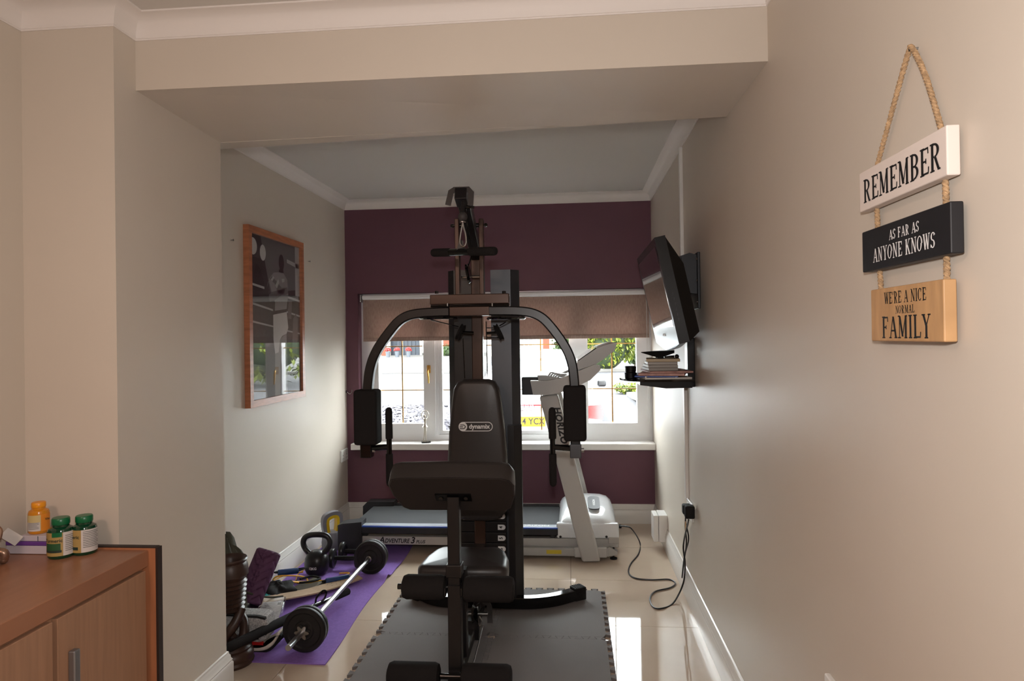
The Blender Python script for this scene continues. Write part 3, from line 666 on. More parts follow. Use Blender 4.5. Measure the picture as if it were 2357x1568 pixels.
for lab, i, j in mats:
    x0 = MX+(i-1)*MW; y0 = MY-j*MH
    pl = puzzle(x0, y0, MW, MH)
    lb = {'far left': 'dark grey foam puzzle mat under the seat, far left of the four', 'far right': 'dark grey foam puzzle mat under the curved right stabiliser foot', 'near left': 'dark grey foam puzzle mat nearest the camera on the left', 'near right': 'dark grey foam puzzle mat nearest the camera on the right'}[lab]
    tag(MB().prism(pl, .0, .012, lambda u, v, w: (u, v, w)).build('puzzle_mat', 'eva_mat', smooth=0), lb, 'floor mat', 'interlocking foam mats')
ZM = .0125
# ------------------------------------------------------------------ multi-gym
GX = -.475
M('ball_grey', (58, 54, 54), .6)
gym = thing('multi_gym', 'black multi-gym with press arms, seat, preacher pad and weight stack', 'multi gym', (GX, 3.0, ZM))
def pbox(mb, x0, y0, x1, y1, Y, D, bev=.004):
    ym, xm = (y0+y1)/2, (x0+x1)/2
    return mb.rbox(at(x0, ym, Y).x, at(x1, ym, Y).x, Y, Y+D, at(xm, y1, Y).z, at(xm, y0, Y).z, bev)
def G(mb, name, mat='black_paint', parent=gym, **k): return mb.build(name, mat, parent, **k)
# floor frame
G(MB().bar([(GX, 2.62, ZM+.025), (GX, 3.62, ZM+.025)], .05, .05), 'floor_rail')
pR = [(GX+.02, 3.40), (-.30, 3.385), (-.20, 3.39), (-.10, 3.428), (-.02, 3.488), (.012, 3.515)]
foot = G(MB().bar(smooth_path([(x, y, ZM+.03) for x, y in pR], 5), .05, .055), 'stabiliser_foot', 'black_gloss')
cR = Matrix.Rotation(math.radians(32), 3, 'Z'); c = MB(); c.obox((.016, 3.517, ZM+.0335), (.066, .058, .064), cR, .004)
for k in range(5): c.obox(Vector((.016, 3.517, ZM+.067))+cR@Vector((-.02+.01*k, 0, 0)), (.004, .05, .003), cR)
G(c, 'end_cap', 'black_rubber', foot)
foot = G(MB().bar(smooth_path([(GX-(x-GX)*.72, y, ZM+.03) for x, y in pR[:5]], 5), .05, .055), 'stabiliser_foot', 'black_gloss')
b = MB(); p = (GX-.34, 3.476, ZM+.0335); b.obox(p, (.05, .058, .064), Matrix.Rotation(math.radians(-32), 3, 'Z'), .004); G(b, 'end_cap', 'black_rubber', foot)
# main mast, weight guides and shrouds
ax = lambda Y: GX
G(MB().bar([(GX, 3.43, ZM), (GX, 3.43, 1.80)], .055, .055), 'mast', 'painted_reflection')
b = MB(); sx0, sx1 = at(1046, 800, 3.46).x, at(1092, 800, 3.46).x
b.prism([(sx0, 3.46), (sx1, 3.46), (sx1, 3.49), (sx0, 3.52), (sx0-.035, 3.52), (sx0-.035, 3.50)], ZM, at(1070, 622, 3.46).z, lambda u, v, w: (u, v, w)); G(b, 'shroud', 'black_paint')
b = MB(); sx0, sx1 = at(1131, 800, 3.46).x, at(1177, 800, 3.46).x
b.prism([(sx0, 3.46), (sx1, 3.46), (sx1+.04, 3.50), (sx1+.04, 3.53), (sx0, 3.49)], ZM, at(1150, 621, 3.46).z, lambda u, v, w: (u, v, w)); G(b, 'shroud', 'panel_silver')
b = MB(); b.box(sx1-.045, sx1+.002, 3.40, 3.455, ZM, .86).box(sx1+.003, sx1+.046, 3.405, 3.455, ZM, .86); 
b = MB(); b.prism([(sx1-.02, 3.395), (sx1+.012, 3.395), (sx1+.048, 3.43), (sx1+.048, 3.458), (sx1-.02, 3.458)], ZM, at(1150, 980, 3.4).z, lambda u, v, w: (u, v, w)); G(b, 'side_upright', 'black_paint')
for x in (GX-.05, GX+.075): G(MB().tube([(x, 3.50, ZM), (x, 3.50, 1.70)], .011, 10), 'guide_rod', 'chrome')
zt = at(1150, 1213, 3.43).z; dz = zt-at(1150, 1238, 3.43).z
k = 0; z = zt+dz*2.5
xa, xb = at(1058, 1240, 3.43).x, at(1166, 1240, 3.43).x
while z-dz > ZM+.1:
    pl = G(MB().rbox(xa, xb, 3.46-.035, 3.458, z-dz+.002, z, .003), 'weight_plate', 'black_paint')
    if 1 <= k <= 6:
        xx = at(1146, 1230, 3.42).x; zz = z-dz/2; o = [(0, -.013), (.026, -.013)]+arc((.026, 0), .013, -90, 90, 8)[1:-1]+[(.026, .013), (0, .013)]
        tg = G(MB().prism([(xx+u, zz+v) for u, v in o], 3.4215, 3.4245, lambda u, v, w: (u, w, v)), 'number_tag', 'white_print', pl)
        G(text_mesh(str(k+2), .024, lambda u, v, w: (xx+.016-v, 3.4213-w, zz+u), bold=.0008), 'number', 'black_print', pl, smooth=0)
    z -= dz; k += 1
# boom, cable, ball stop and snap hook
b0, b1 = V(GX, 3.45, 1.775), at(1063, 455, 2.90)
G(MB().bar([b0+V(0, .04, -.02), b0, b1+V(.006, .03, -.01)], .055, .055), 'boom')
hd = G(MB().obox(b1, (.052, .075, .055), Matrix.Rotation(math.radians(-20), 3, 'X'), .004), 'boom_head')
b = MB(); w = .036; b.sweep([b1+V(-.058, -.02, -.035), b1+V(-.05, -.02, -.004), b1+V(-.044, -.02, .022), b1+V(-.03, -.02, .030), b1+V(.034, -.02, .030), b1+V(.044, -.02, .018), b1+V(.040, -.02, -.04)], [(-.012, -.004), (.012, -.004), (.012, .004), (-.012, .004)], hint=(0, 1, 0)); G(b, 'hook_strap', 'black_paint', hd)
G(MB().lathe([(.001, -.012), (.011, -.012), (.011, 0), (.005, .001), (.005, .02), (.001, .02)], b1+V(.036, -.01, -.045), 10, Matrix.Rotation(math.pi/2, 3, 'Y')), 'bolt', 'black_gloss', hd)
tip = at(1064, 470, 2.86)
G(MB().tube([tip+V(0, .02, .02), tip+V(0, 0, -.05)], .008, 8), 'cable_sleeve')
bc = at(1065, 499, 2.86)
G(MB().ball(bc, .0205, 20, 14), 'cable_ball', 'ball_grey')
hk = bc+V(0, 0, -.024)
b = MB(); b.lathe([(.002, 0), (.0135, 0), (.0135, .003), (.002, .003)], hk, 14)
b.tube(smooth_path([hk+V(0, 0, 0), hk+V(-.004, 0, -.02), hk+V(-.011, 0, -.055), hk+V(-.014, 0, -.085), hk+V(-.007, 0, -.100), hk+V(.004, 0, -.102), hk+V(.013, 0, -.085), hk+V(.011, 0, -.05), hk+V(.003, 0, -.02), hk], 4), .0036, 8, hint=(0, 1, 0)); G(b, 'snap_hook', 'chrome')
# pivot brackets and cross members
YA = 3.12
for x0, x1 in ((1047, 1057), (1103, 1113)):
    br = G(pbox(MB(), x0, 503, x1, 690, YA, .045, .003), 'pivot_bracket', 'painted_reflection')
pv = at(1080, 519, YA+.03)
G(MB().lathe([(.001, -.088), (.007, -.088), (.009, -.084), (.009, -.074), (.005, -.073), (.005, -.06), (.011, -.058), (.011, .058), (.005, .06), (.005, .073), (.009, .074), (.009, .084), (.001, .088)], pv, 12, Matrix.Rotation(math.pi/2, 3, 'Y')), 'pivot_bolt', 'black_gloss')
G(pbox(MB(), 989, 677, 1171, 700, YA-.03, .05, .004), 'upper_crossbar', 'painted_reflection')
G(pbox(MB(), 991, 700, 1172, 706, YA-.02, .04, .002), 'crossbar_plate', 'black_gloss')
for x in (1005, 1160): G(MB().lathe([(.001, 0), (.009, 0), (.009, .012), (.001, .012)], at(x, 676, YA), 8), 'bolt', 'black_gloss')
for x in (1030, 1133): G(MB().lathe([(.001, 0), (.004, 0), (.004, .014), (.001, .014)], at(x, 705, YA-.035), 8), 'bolt', 'chrome')
G(pbox(MB(), 1034, 706, 1126, 727, YA-.036, .055, .003), 'arm_sleeve', 'painted_reflection')
pw = at(1079, 640, YA+.06)
G(MB().lathe([(.003, -.007), (.028, -.007), (.048, -.007), (.043, 0), (.048, .007), (.003, .007)], pw+V(0, 0, .02), 22, Matrix.Rotation(math.radians(80), 3, 'Y')), 'pulley', 'black_gloss')
G(MB().tube([pw+V(-.06, 0, .005), pw+V(.06, 0, .005)], .006, 8), 'pulley_axle', 'chrome')
# press arms, pads and handles
for side, xs, mat in ((-1, [(1034, 718), (962, 722), (925, 735), (897, 765), (868, 808), (853, 850), (847, 900), (845, 1050)], 'l'), (1, [(1126, 716), (1200, 717), (1240, 727), (1268, 752), (1300, 797), (1316, 835), (1322, 880), (1325, 1045)], 'r')):
    pts = [at(x, y, YA-.012) for x, y in xs]
    arm = G(MB().bar(smooth_path(pts[:-1], 6)+[pts[-1]], .044, .044, .006, hint=(0, 1, 0)), 'press_arm', 'black_paint')
    px = (820, 873) if side < 0 else (1297, 1349); py = (897, 1022) if side < 0 else (888, 1013)
    b = MB(); c0 = at((px[0]+px[1])/2, (py[0]+py[1])/2, YA-.02); W = at(px[1], 950, YA-.02).x-at(px[0], 950, YA-.02).x; H = at(px[0], py[0], YA).z-at(px[0], py[1], YA).z
    b.obox(c0, (W, .10, H), None, .014); G(b, 'arm_pad', 'foam_black', arm)
    q = at(845 if side < 0 else 1325, 1036, YA-.02)
    G(MB().rbox(q.x-.026, q.x+.026, q.y-.026, q.y+.026, q.z-.034, q.z+.03, .004), 'end_sleeve', 'panel_silver' if side > 0 else 'black_gloss', arm)
    G(MB().lathe([(.001, 0), (.010, 0), (.010, .012), (.001, .012)], (q.x+side*.026 if side > 0 else q.x+.03, q.y-.01, q.z), 8, Matrix.Rotation(math.pi/2, 3, 'Y')), 'bolt', 'chrome', arm)
    hx = 896 if side < 0 else 1272
    h = at(hx, 1029, YA-.05)
    hb = G(MB().tube([(q.x, q.y, q.z+.006), (h.x, h.y, h.z)], .0135, 12), 'handle_bar', 'black_gloss', arm)
    ztop, zmid, zbot = at(hx, 938, YA-.05).z, at(hx, 1010, YA-.05).z, at(hx, 1120, YA-.05).z
    G(MB().tube([(h.x, h.y, zmid), (h.x, h.y, at(hx, 1045, YA-.05).z)], .0125, 12), 'handle_core', 'black_gloss', arm)
    for za, zb_ in ((zmid, ztop), (at(hx, 1045, YA-.05).z, zbot)):
        s = 1 if zb_ > za else -1
        G(MB().lathe([(.012, 0), (.0165, 0), (.0170, s*.01), (.0165, zb_-za-s*.02), (.0135, zb_-za-s*.006), (.006, zb_-za)], (h.x, h.y, za), 14), 'foam_grip', 'foam_black', arm)
# cam discs and lower pulleys
for x in (1010, 1165):
    c = at(x, 733, YA+.0)
    G(MB().lathe([(.004, .006), (.086, .006), (.092, 0), (.086, -.006), (.004, -.006)], c, 28), 'cam_disc', 'black_gloss')
for x, s in ((1060, -1), (1148, 1)):
    c = at(x, 765, YA+.10)
    pb = G(MB().lathe([(.004, -.009), (.030, -.009), (.042, -.009), (.036, 0), (.042, .009), (.004, .009)], c, 22, Matrix.Rotation(math.radians(90-25*s), 3, 'Y') @ Matrix.Identity(3)), 'pulley', 'black_rubber')
    G(MB().tube([c, c+V(-s*.06, .02, -.004)], .007, 8), 'pulley_axle', 'black_gloss', pb)
for z in (755, 778): G(MB().tube([at(1120, z, YA+.12), at(1150, z, YA+.12)], .0035, 6), 'spacer', 'chrome')
cable = lambda pts, r=.0026: G(MB().tube(pts, r, 6), 'cable', 'black_gloss')
cable([at(1072, 480, 2.92), at(1085, 590, 3.2), pw+V(.0, 0, .06)]); cable([at(990, 736, YA), at(1055, 752, YA+.09)]); cable([at(1175, 736, YA), at(1150, 750, YA+.09)])
cable([at(1066, 780, YA+.1), at(1070, 870, YA+.14)]); cable([at(1119, 740, 3.4), at(1122, 870, 3.4)]); G(MB().tube([at(1112, 1440, 2.95), at(1085, 1545, 2.66)], .0024, 6), 'cable', 'chrome')
# seat and backrest
zs = .405
fr = lambda Y0: (lambda u, v, w: (GX+u, Y0+v, zs-.075+w))
pl = [(-.165, .30)]+arc((-.115, .27), .05, 150, 90, 4)+arc((.115, .27), .05, 90, 30, 4)+[(.165, .26)]+arc((.165, .03), .03, 0, -90, 4)+arc((-.165, .03), .03, -90, -180, 4)
pl = [(-.195, .04), (-.185, .012), (-.165, 0), (.165, 0), (.185, .012), (.195, .04), (.188, .15), (.165, .25), (.14, .29), (.11, .30), (-.11, .30), (-.14, .29), (-.165, .25), (-.188, .15)]
seat = G(MB().pad(pl, .075, .028, fr(2.82), .012), 'seat', 'vinyl_black', smooth=60)
G(MB().box(GX-.03, GX+.03, 2.85, 3.42, zs-.13, zs-.078), 'seat_support')
pb0, pb1 = at(1096, 1202, 3.29).z, at(1096, 874, 3.29).z; Hb = pb1-pb0
pl = [(.05, 0), (.11, .012), (.142, .05), (.150, .10), (.148, .30), (.140, Hb*.62), (.122, Hb-.10), (.112, Hb-.045), (.092, Hb-.012), (.06, Hb)]
pl = [(-u, v) for u, v in pl][::-1]+pl
pl = pl[::-1]
BX = at(1097, 1040, 3.29).x
back = G(MB().pad(pl, .065, .026, lambda u, v, w: (BX+u, 3.355-w, pb0+v), .008), 'backrest', 'vinyl_black', smooth=60)
G(MB().box(BX-.03, BX+.03, 3.355, 3.41, pb0+.1, pb1-.1), 'backrest_bracket')
lc = at(1095, 982, 3.285); fy = 3.281
lf = lambda u, v, w: (lc.x+u, fy-w, lc.z+v)
bo = rrect(.168, .046, .0225, 8); bi = rrect(.161, .039, .0195, 8); b = MB(); k = len(bo)
b.add([lf(u, v, .0005) for u, v in bo]+[lf(u, v, .0005) for u, v in bi], [(i, (i+1) % k, k+(i+1) % k, k+i) for i in range(k)]); G(b, 'logo_outline', 'white_print', back, smooth=0)
b = MB(); ds = [(-.0625+u, v) for u, v in arc((0, 0), .0215, 0, 360, 28)[:-1]]
b.add([lf(u, v, .0006) for u, v in ds], [tuple(range(len(ds)))]); G(b, 'logo_disc', 'white_print', back, smooth=0)
b = MB()
for q in ([(-.076, .010), (-.058, .010), (-.058, .006), (-.077, .006)], [(-.079, -.012), (-.058, -.012), (-.058, -.008), (-.078, -.008)], [(-.058, .010), (-.052, .006), (-.048, 0), (-.052, -.008), (-.058, -.012), (-.058, -.008), (-.055, -.005), (-.0525, 0), (-.055, .004), (-.058, .006)], [(-.078, .001), (-.062, .001), (-.062, -.003), (-.079, -.003)]): b.add([lf(u, v, .0008) for u, v in q], [tuple(range(len(q)))])
G(b, 'logo_mark', 'black_print', back, smooth=0)
G(text_mesh('dynamix', .031, lambda u, v, w: lf(u+.018, v, .0006), bold=.0009, xs=.98), 'logo_lettering', 'white_print', back, smooth=0)
# preacher pad, its post and the leg developer
ph = math.radians(48); L, TP = .253, .085
o0 = at(1049, 1174, 2.75); o0.x = GX
fp = lambda u, v, w: (GX+u, o0.y-v*math.sin(ph)+w*math.cos(ph), o0.z+v*math.cos(ph)+w*math.sin(ph))
pl = [(-.20, 0), (.20, 0), (.222, .02), (.245, .12), (.248, .20), (.232, .24), (.20, L), (0, L+.008), (-.20, L), (-.232, .24), (-.248, .20), (-.245, .12), (-.222, .02)]
pr = G(MB().pad(pl, TP, .03, fp, .006, back=False), 'preacher_pad', 'vinyl_black', smooth=60)
G(MB().prism([(u*.975, .004+v*.97) for u, v in pl], -.003, .004, fp), 'backing_board', 'vinyl_back', pr)
b = MB(); b.obox(fp(0, .115, -.010), (.14, .003, .05), Matrix.Rotation(-ph+math.pi/2, 3, 'X') @ Matrix.Rotation(math.pi/2, 3, 'X')); b = MB()
b.prism([(-.072, .09), (.072, .09), (.072, .14), (-.072, .14)], -.009, -.003, fp); G(b, 'mount_plate', 'black_gloss', pr)
for s in (-.05, .05): G(MB().lathe([(.001, 0), (.010, 0), (.008, .006), (.001, .007)], fp(s, .115, -.008), 10, Matrix.Rotation(math.pi-math.radians(42)-.4, 3, 'X')), 'bolt', 'black_gloss', pr)
pm = Vector(fp(0, .115, -.012))
YPp = pm.y
G(MB().bar([pm+V(0, .01, .008), (GX, YPp+.01, .44)], .048, .048, .003, hint=(0, 1, 0)), 'preacher_post')
G(MB().rbox(GX-.031, GX+.031, YPp-.022, YPp+.042, .425, .475, .004), 'post_collar')
G(MB().bar([(GX, YPp+.01, .44), (GX, YPp+.012, .36)], .05, .05, .003, hint=(0, 1, 0)), 'post_socket')
G(MB().bar([(GX+.006, 2.77, ZM+.05), (GX+.006, 2.77, .42)], .05, .05, .003, hint=(0, 1, 0)), 'front_upright')
lev = G(MB().bar([(GX+.002, 2.655, .02), (GX+.002, 2.655, .395)], .052, .05, .003, hint=(0, 1, 0)), 'leg_lever')
G(MB().prism([(2.62, .36), (2.74, .36), (2.74, .40), (2.70, .425), (2.66, .40), (2.62, .39)], GX+.030, GX+.035, lambda u, v, w: (w, u, v)), 'hinge_plate')
G(MB().prism([(2.62, .36), (2.74, .36), (2.74, .40), (2.70, .425), (2.66, .40), (2.62, .39)], GX-.035, GX-.030, lambda u, v, w: (w, u, v)), 'hinge_plate')
for s in (-1, 1): G(MB().lathe([(.001, 0), (.010, 0), (.010, .010), (.001, .011)], (GX+s*.034, 2.655, .355), 8, Matrix.Rotation(s*math.pi/2, 3, 'Y')), 'bolt', 'chrome')
def roller(xa, xb, yc, zc, r, nm='leg_roller'):
    e = .02; pr_ = [(.012, 0), (r-e, 0), (r-e*.3, e*.25), (r, e), (r, xb-xa-e), (r-e*.3, xb-xa-e*.25), (r-e, xb-xa), (.012, xb-xa)]
    return G(MB().lathe(pr_, (xa, yc, zc), 26, Matrix.Rotation(math.pi/2, 3, 'Y')), nm, 'foam_black')
Yr = 2.655; zr = at(980, 1360, Yr-.04).z
roller(at(927, 1360, Yr).x, GX-.034, Yr+.0, zr, .048); roller(GX+.036, at(1184, 1360, Yr).x, Yr, zr-.004, .050)
G(MB().tube([(at(916, 1356, Yr).x, Yr, zr), (GX+.2, Yr, zr)], .0115, 12), 'roller_axle', 'black_gloss')
Y2 = 2.60; z2 = at(950, 1540, Y2-.05).z-.05
roller(at(893, 1560, Y2).x, at(1012, 1560, Y2).x, Y2, z2, .050); roller(at(1062, 1560, Y2).x, at(1178, 1560, Y2).x, Y2, z2, .050)
G(MB().tube([(at(1000, 1560, Y2).x, Y2, z2), (at(1070, 1560, Y2).x, Y2, z2)], .0115, 12), 'roller_axle', 'black_gloss')
# low pulley with its clip
c = at(1095, 1413, 3.0)
pl_ = G(MB().lathe([(.006, -.01), (.032, -.01), (.040, -.014), (.028, 0), (.040, .014), (.032, .01), (.006, .01)], c, 20, Matrix.Rotation(math.pi/2, 3, 'Y')), 'low_pulley', 'black_gloss')
G(MB().sweep([c+V(.01, 0, .03), c+V(.03, 0, .045), c+V(.055, 0, .05), c+V(.062, 0, .03), c+V(.064, 0, -.04)], [(-.012, -.0015), (.012, -.0015), (.012, .0015), (-.012, .0015)], hint=(0, 1, 0)), 'pulley_guard', 'chrome', pl_)
G(MB().tube([c+V(-.04, 0, 0), c+V(.055, 0, 0)], .010, 10), 'pulley_axle', 'steel', pl_)
G(MB().tube(smooth_path([c+V(.015, 0, -.01), c+V(.012, 0, -.035), c+V(.018, 0, -.055), c+V(.028, 0, -.035), c+V(.015, 0, -.01)], 4), .003, 6), 'clip', 'steel', pl_)
G(MB().bar([c+V(-.02, .03, -.04), (c.x-.02, c.y+.03, ZM)], .06, .03, .003, hint=(0, 1, 0)), 'pulley_bracket')
# lat bar
lb = thing('lat_bar', 'short black lat bar with foam grips hanging from the snap hook', 'lat bar', at(1069, 580, 2.85))
la, lz = at(996, 582, 2.98), at(1141, 578, 2.76)
d = lz-la
MB().tube([la+d*.02, lz-d*.02], .0155, 14).build('bar', 'black_gloss', lb)
for t0, t1 in ((0, .30), (.60, 1)):
    a, e = la+d*t0, la+d*t1; R = d.to_track_quat('Z', 'Y').to_matrix(); Lg = (e-a).length
    MB().lathe([(.010, 0), (.0165, .003), (.0185, .01), (.0185, Lg-.01), (.0165, Lg-.003), (.010, Lg)], a, 16, R).build('foam_grip', 'foam_black', lb)
ear = la+d*.47
MB().prism([(-.022, 0), (.02, 0), (.008, .05), (-.006, .05)], -.003, .003, lambda u, v, w: (ear.x+u, ear.y+w, ear.z+v)).build('hanger_ear', 'black_paint', lb)
# ------------------------------------------------------------------ treadmill
M('tm_silver', (176, 174, 170), .4, metal=.15); M('tm_white', (222, 224, 226), .2, coat=.4); M('tm_grey', (186, 184, 180), .45)
M('belt_grey', (70, 71, 73), .78, spec=.2, noise=.05, nscale=40, stretch=(.2, 4, 1)); M('rail_blue', (40, 74, 160), .35); M('rail_silver', (196, 202, 210), .25, metal=.5)
M('tm_black', (36, 37, 40), .5); M('caution', (214, 190, 60), .5)
TN_, TF_ = 4.20, 4.80
tm = thing('treadmill', 'grey and white treadmill standing sideways under the window', 'treadmill', (-.5, 4.5, 0))
def T(mb, name, mat, parent=tm, **k): return mb.build(name, mat, parent, **k)
zb1 = at(1000, 1205, 4.28).z; x_l, x_r = at(812, 1210, 4.25).x, at(1300, 1205, 4.28).x
T(MB().rbox(x_l, x_r+.05, TN_+.07, TF_-.07, zb1-.02, zb1, .004), 'running_belt', 'belt_grey')
for yy, s in ((TN_, 1), (TF_, -1)):
    y0, y1 = (yy, yy+.07) if s > 0 else (yy-.07, yy)
    x0, x1 = at(824, 1215, 4.2).x, at(1284, 1210, 4.2).x
    rail = T(MB().rbox(x0, x1, y0, y1, zb1-.048, zb1-.006, .006), 'side_rail', 'tm_black')
    T(MB().rbox(x0, x1, y0+.012, y1-.002, zb1-.007, zb1+.003, .002), 'rail_trim', 'rail_silver' if s > 0 else 'tm_black', rail)
    yb = y0-.001 if s > 0 else y1-.011
    T(MB().rbox(x0, x1, yb, yb+.013, zb1-.008, zb1+.001, .002), 'rail_stripe', 'rail_blue', rail)
    if s > 0: T(text_mesh('HORIZON', .035, lambda u, v, w: (at(1225, 1205, 4.2).x+u, y0+.042+v, zb1+.0033+w), bold=.0006, xs=1.3), 'rail_lettering', 'tm_grey', rail, smooth=0)
    xa, xb = at(779, 1235, 4.2).x, at(823, 1235, 4.2).x
    zl_, zh_ = (at(800, 1268, 4.2).z, at(800, 1205, 4.2).z)
    if s > 0: T(MB().prism([(xa, zl_), (xb+.03, zl_), (xb+.03, zh_+.012), (xa+.03, zh_), (xa, zh_-.01)], y0-.012, y1+.02, lambda u, v, w: (u, w, v)), 'rear_cap', 'tm_black')
    else: T(MB().prism([(xa, zl_), (xb+.1, zl_), (xb+.1, zh_+.012), (xa+.03, zh_+.01), (xa, zh_-.02)], y0-.02, y1+.012, lambda u, v, w: (u, w, v)), 'rear_cap', 'tm_black')
    fz0, fz1 = at(1000, 1256, 4.2).z, at(1000, 1237, 4.2).z
    fr_ = T(MB().rbox(xb, at(1424, 1240, 4.2).x, y0+.005, y1-.02, fz0, fz1, .004), 'frame_rail', 'tm_silver')
    if s > 0:
        lx = at(922, 1245, 4.2); zc = (fz0+fz1)/2-.002
        T(text_mesh('A', .052, lambda u, v, w: (at(878, 1240, 4.2).x+u, y0+.0048-w, zc+.005+v), bold=.0012, shear=.25), 'frame_lettering', 'black_print', fr_, smooth=0)
        T(text_mesh('DVENTURE', .038, lambda u, v, w: (at(885, 1240, 4.2).x+u, y0+.0048-w, zc+v), bold=.0009, shear=.25, align='LEFT', xs=.82), 'frame_lettering', 'black_print', fr_, smooth=0)
        T(text_mesh('3', .055, lambda u, v, w: (at(949, 1244, 4.2).x+u, y0+.0048-w, zc+.004+v), bold=.0015, shear=.25), 'frame_lettering', 'black_print', fr_, smooth=0)
        T(text_mesh('PLUS', .028, lambda u, v, w: (at(957, 1246, 4.2).x+u, y0+.0048-w, zc-.004+v), bold=.0006, shear=.25, align='LEFT', xs=.95), 'frame_lettering', 'black_print', fr_, smooth=0)
    for px in (840, 1272): q = at(px, 1230, y0+.01); T(MB().box(q.x-.014, q.x+.014, y0+.012, y1-.03, fz1, zb1-.045), 'rail_spacer', 'tm_black')
    b0_, b1_ = at(1300, 1282, 4.16).z, at(1300, 1264, 4.16).z
    base = T(MB().rbox(at(1120, 1270, 4.16).x, at(1402, 1270, 4.16).x, y0-.03, y1-.05, max(.012, b0_), b1_, .003), 'base_rail', 'tm_silver')
    if s > 0: q = at(1275, 1272, 4.16); T(MB().box(q.x-.046, q.x+.046, y0-.0315, y0-.0295, q.z-.012, q.z+.012), 'caution_sticker', 'caution', base)
    q = at(1413, 1287, 4.17)
    T(MB().lathe([(.002, 0), (.022, 0), (.022, .008), (.006, .012), (.006, .07), (.002, .07)], (q.x, y0-.005, 0), 14), 'levelling_foot', 'black_rubber', base)
    T(MB().prism([(at(1395, 1270, 4.16).x, b1_), (at(1404, 1260, 4.16).x, b1_+.01), (at(1422, 1282, 4.16).x, b0_+.03), (at(1422, 1284, 4.16).x, b0_+.01), (at(1395, 1284, 4.16).x, b0_)], y0-.028, y1-.052, lambda u, v, w: (u, w, v)), 'foot_bracket', 'tm_silver', base)
    # upright
    YU = TN_-.09 if s > 0 else TF_+.02
    dy = .07
    q = [at(1241, 913, 4.12), at(1284, 908, 4.12), at(1383, 1293, 4.12), at(1340, 1294, 4.12)]; cx = sum(p.x for p in q)/4; cz = sum(p.z for p in q)/4
    zmin = min(p.z for p in q); lift = .004-zmin
    ol = [(p.x, p.z+lift) for p in q]
    # soften the corners of the outline
    o2 = []
    for i in range(4):
        a, b_, c_ = Vector(ol[i-1]), Vector(ol[i]), Vector(ol[(i+1) % 4]); r_ = .014
        o2 += [tuple(b_+(a-b_).normalized()*r_), tuple(b_+((a-b_).normalized()+(c_-b_).normalized())*r_*.3), tuple(b_+(c_-b_).normalized()*r_)]
    up_ = T(MB().pad(o2, dy, .012, (lambda u, v, w: (u, YU+dy-w, v)) if s > 0 else (lambda u, v, w: (u, YU+w, v)), 0), 'upright', 'tm_grey', smooth=50)
    if s > 0:
        t0, t1 = at(1272, 930, 4.11), at(1297, 1045, 4.11); d = (t1-t0); ang = math.atan2(d.z, d.x)
        ca, sa = math.cos(ang), math.sin(ang); mid = (t0+t1)/2+V(.018, 0, lift)
        T(text_mesh('HORIZON', .055, lambda u, v, w: (mid.x+u*ca-v*sa, YU-.0006-w, mid.z+u*sa+v*ca), bold=.0024, spacing=1.08, shear=.2), 'upright_lettering', 'black_print', up_, smooth=0)
        T(MB().rbox(at(1322, 1262, 4.13).x, at(1397, 1262, 4.13).x, YU+.02, YU+.05, max(.012, at(1360, 1285, 4.13).z), at(1360, 1261, 4.13).z, .008), 'upright_shoe', 'tm_grey', up_)
# motor hood
xl_, xr_ = at(1286, 1200, 4.3).x, at(1419, 1200, 4.3).x
st_ = [(4.212, .205, .0), (4.222, .225, .0), (4.245, .238, .0), (4.30, .258, .004), (4.38, .276, .012), (4.48, .288, .020), (4.60, .290, .022), (4.70, .282, .016), (4.76, .262, .006), (4.785, .235, 0)]
b = MB(); m_ = 0; vs = []
for Y, zt, ins in st_:
    sec = [(xl_, .13), (xl_+ins*.3, zt-.055), (xl_+.012+ins, zt-.025), (xl_+.035+ins, zt-.008), (xl_+.09+ins, zt), ((xl_+xr_)/2, zt+.004), (xr_-.09, zt), (xr_-.045, zt-.012), (xr_-.018, zt-.038), (xr_-.004, zt-.075), (xr_, .13)]
    m_ = len(sec); vs += [(u, Y, v) for u, v in sec]
b.add(vs, [(i*m_+j, i*m_+(j+1) % m_, (i+1)*m_+(j+1) % m_, (i+1)*m_+j) for i in range(len(st_)-1) for j in range(m_)]+[tuple(range(m_)), tuple((len(st_)-1)*m_+j for j in range(m_))[::-1]])
hood = T(b, 'motor_hood', 'tm_white', smooth=60)
T(MB().rbox(at(1281, 1230, 4.2).x, at(1425, 1230, 4.2).x, TN_+.005, TN_+.05, at(1350, 1241, 4.2).z, at(1350, 1206, 4.2).z, .01), 'hood_skirt', 'tm_white', hood)
for px in (1290, 1396): T(MB().lathe([(.001, 0), (.008, 0), (.007, .003), (.001, .003)], at(px, 1236, TN_+.004), 10, Matrix.Rotation(math.pi/2, 3, 'X')), 'screw', 'tm_black', hood)
hx_, hy_ = at(1367, 1168, 4.40).x, 4.40
hz_ = lambda y: .2635+(y-4.30)*.165
b = MB(); b.prism(rrect(.075, .20, .03, 5), .010, .016, lambda u, v, w: (hx_+u, hy_+v, hz_(hy_+v)+w)); T(b, 'hood_badge', 'tm_black', hood)
T(text_mesh('HORIZON', .020, lambda u, v, w: (hx_-v, hy_+u, hz_(hy_+u)+.0164), bold=.0006), 'badge_lettering', 'white_print', hood, smooth=0)
T(MB().rbox(at(1400, 1258, 4.24).x, at(1424, 1258, 4.24).x, TN_, TN_+.4, .09, .13, .004), 'inlet_plate', 'tm_silver', hood)
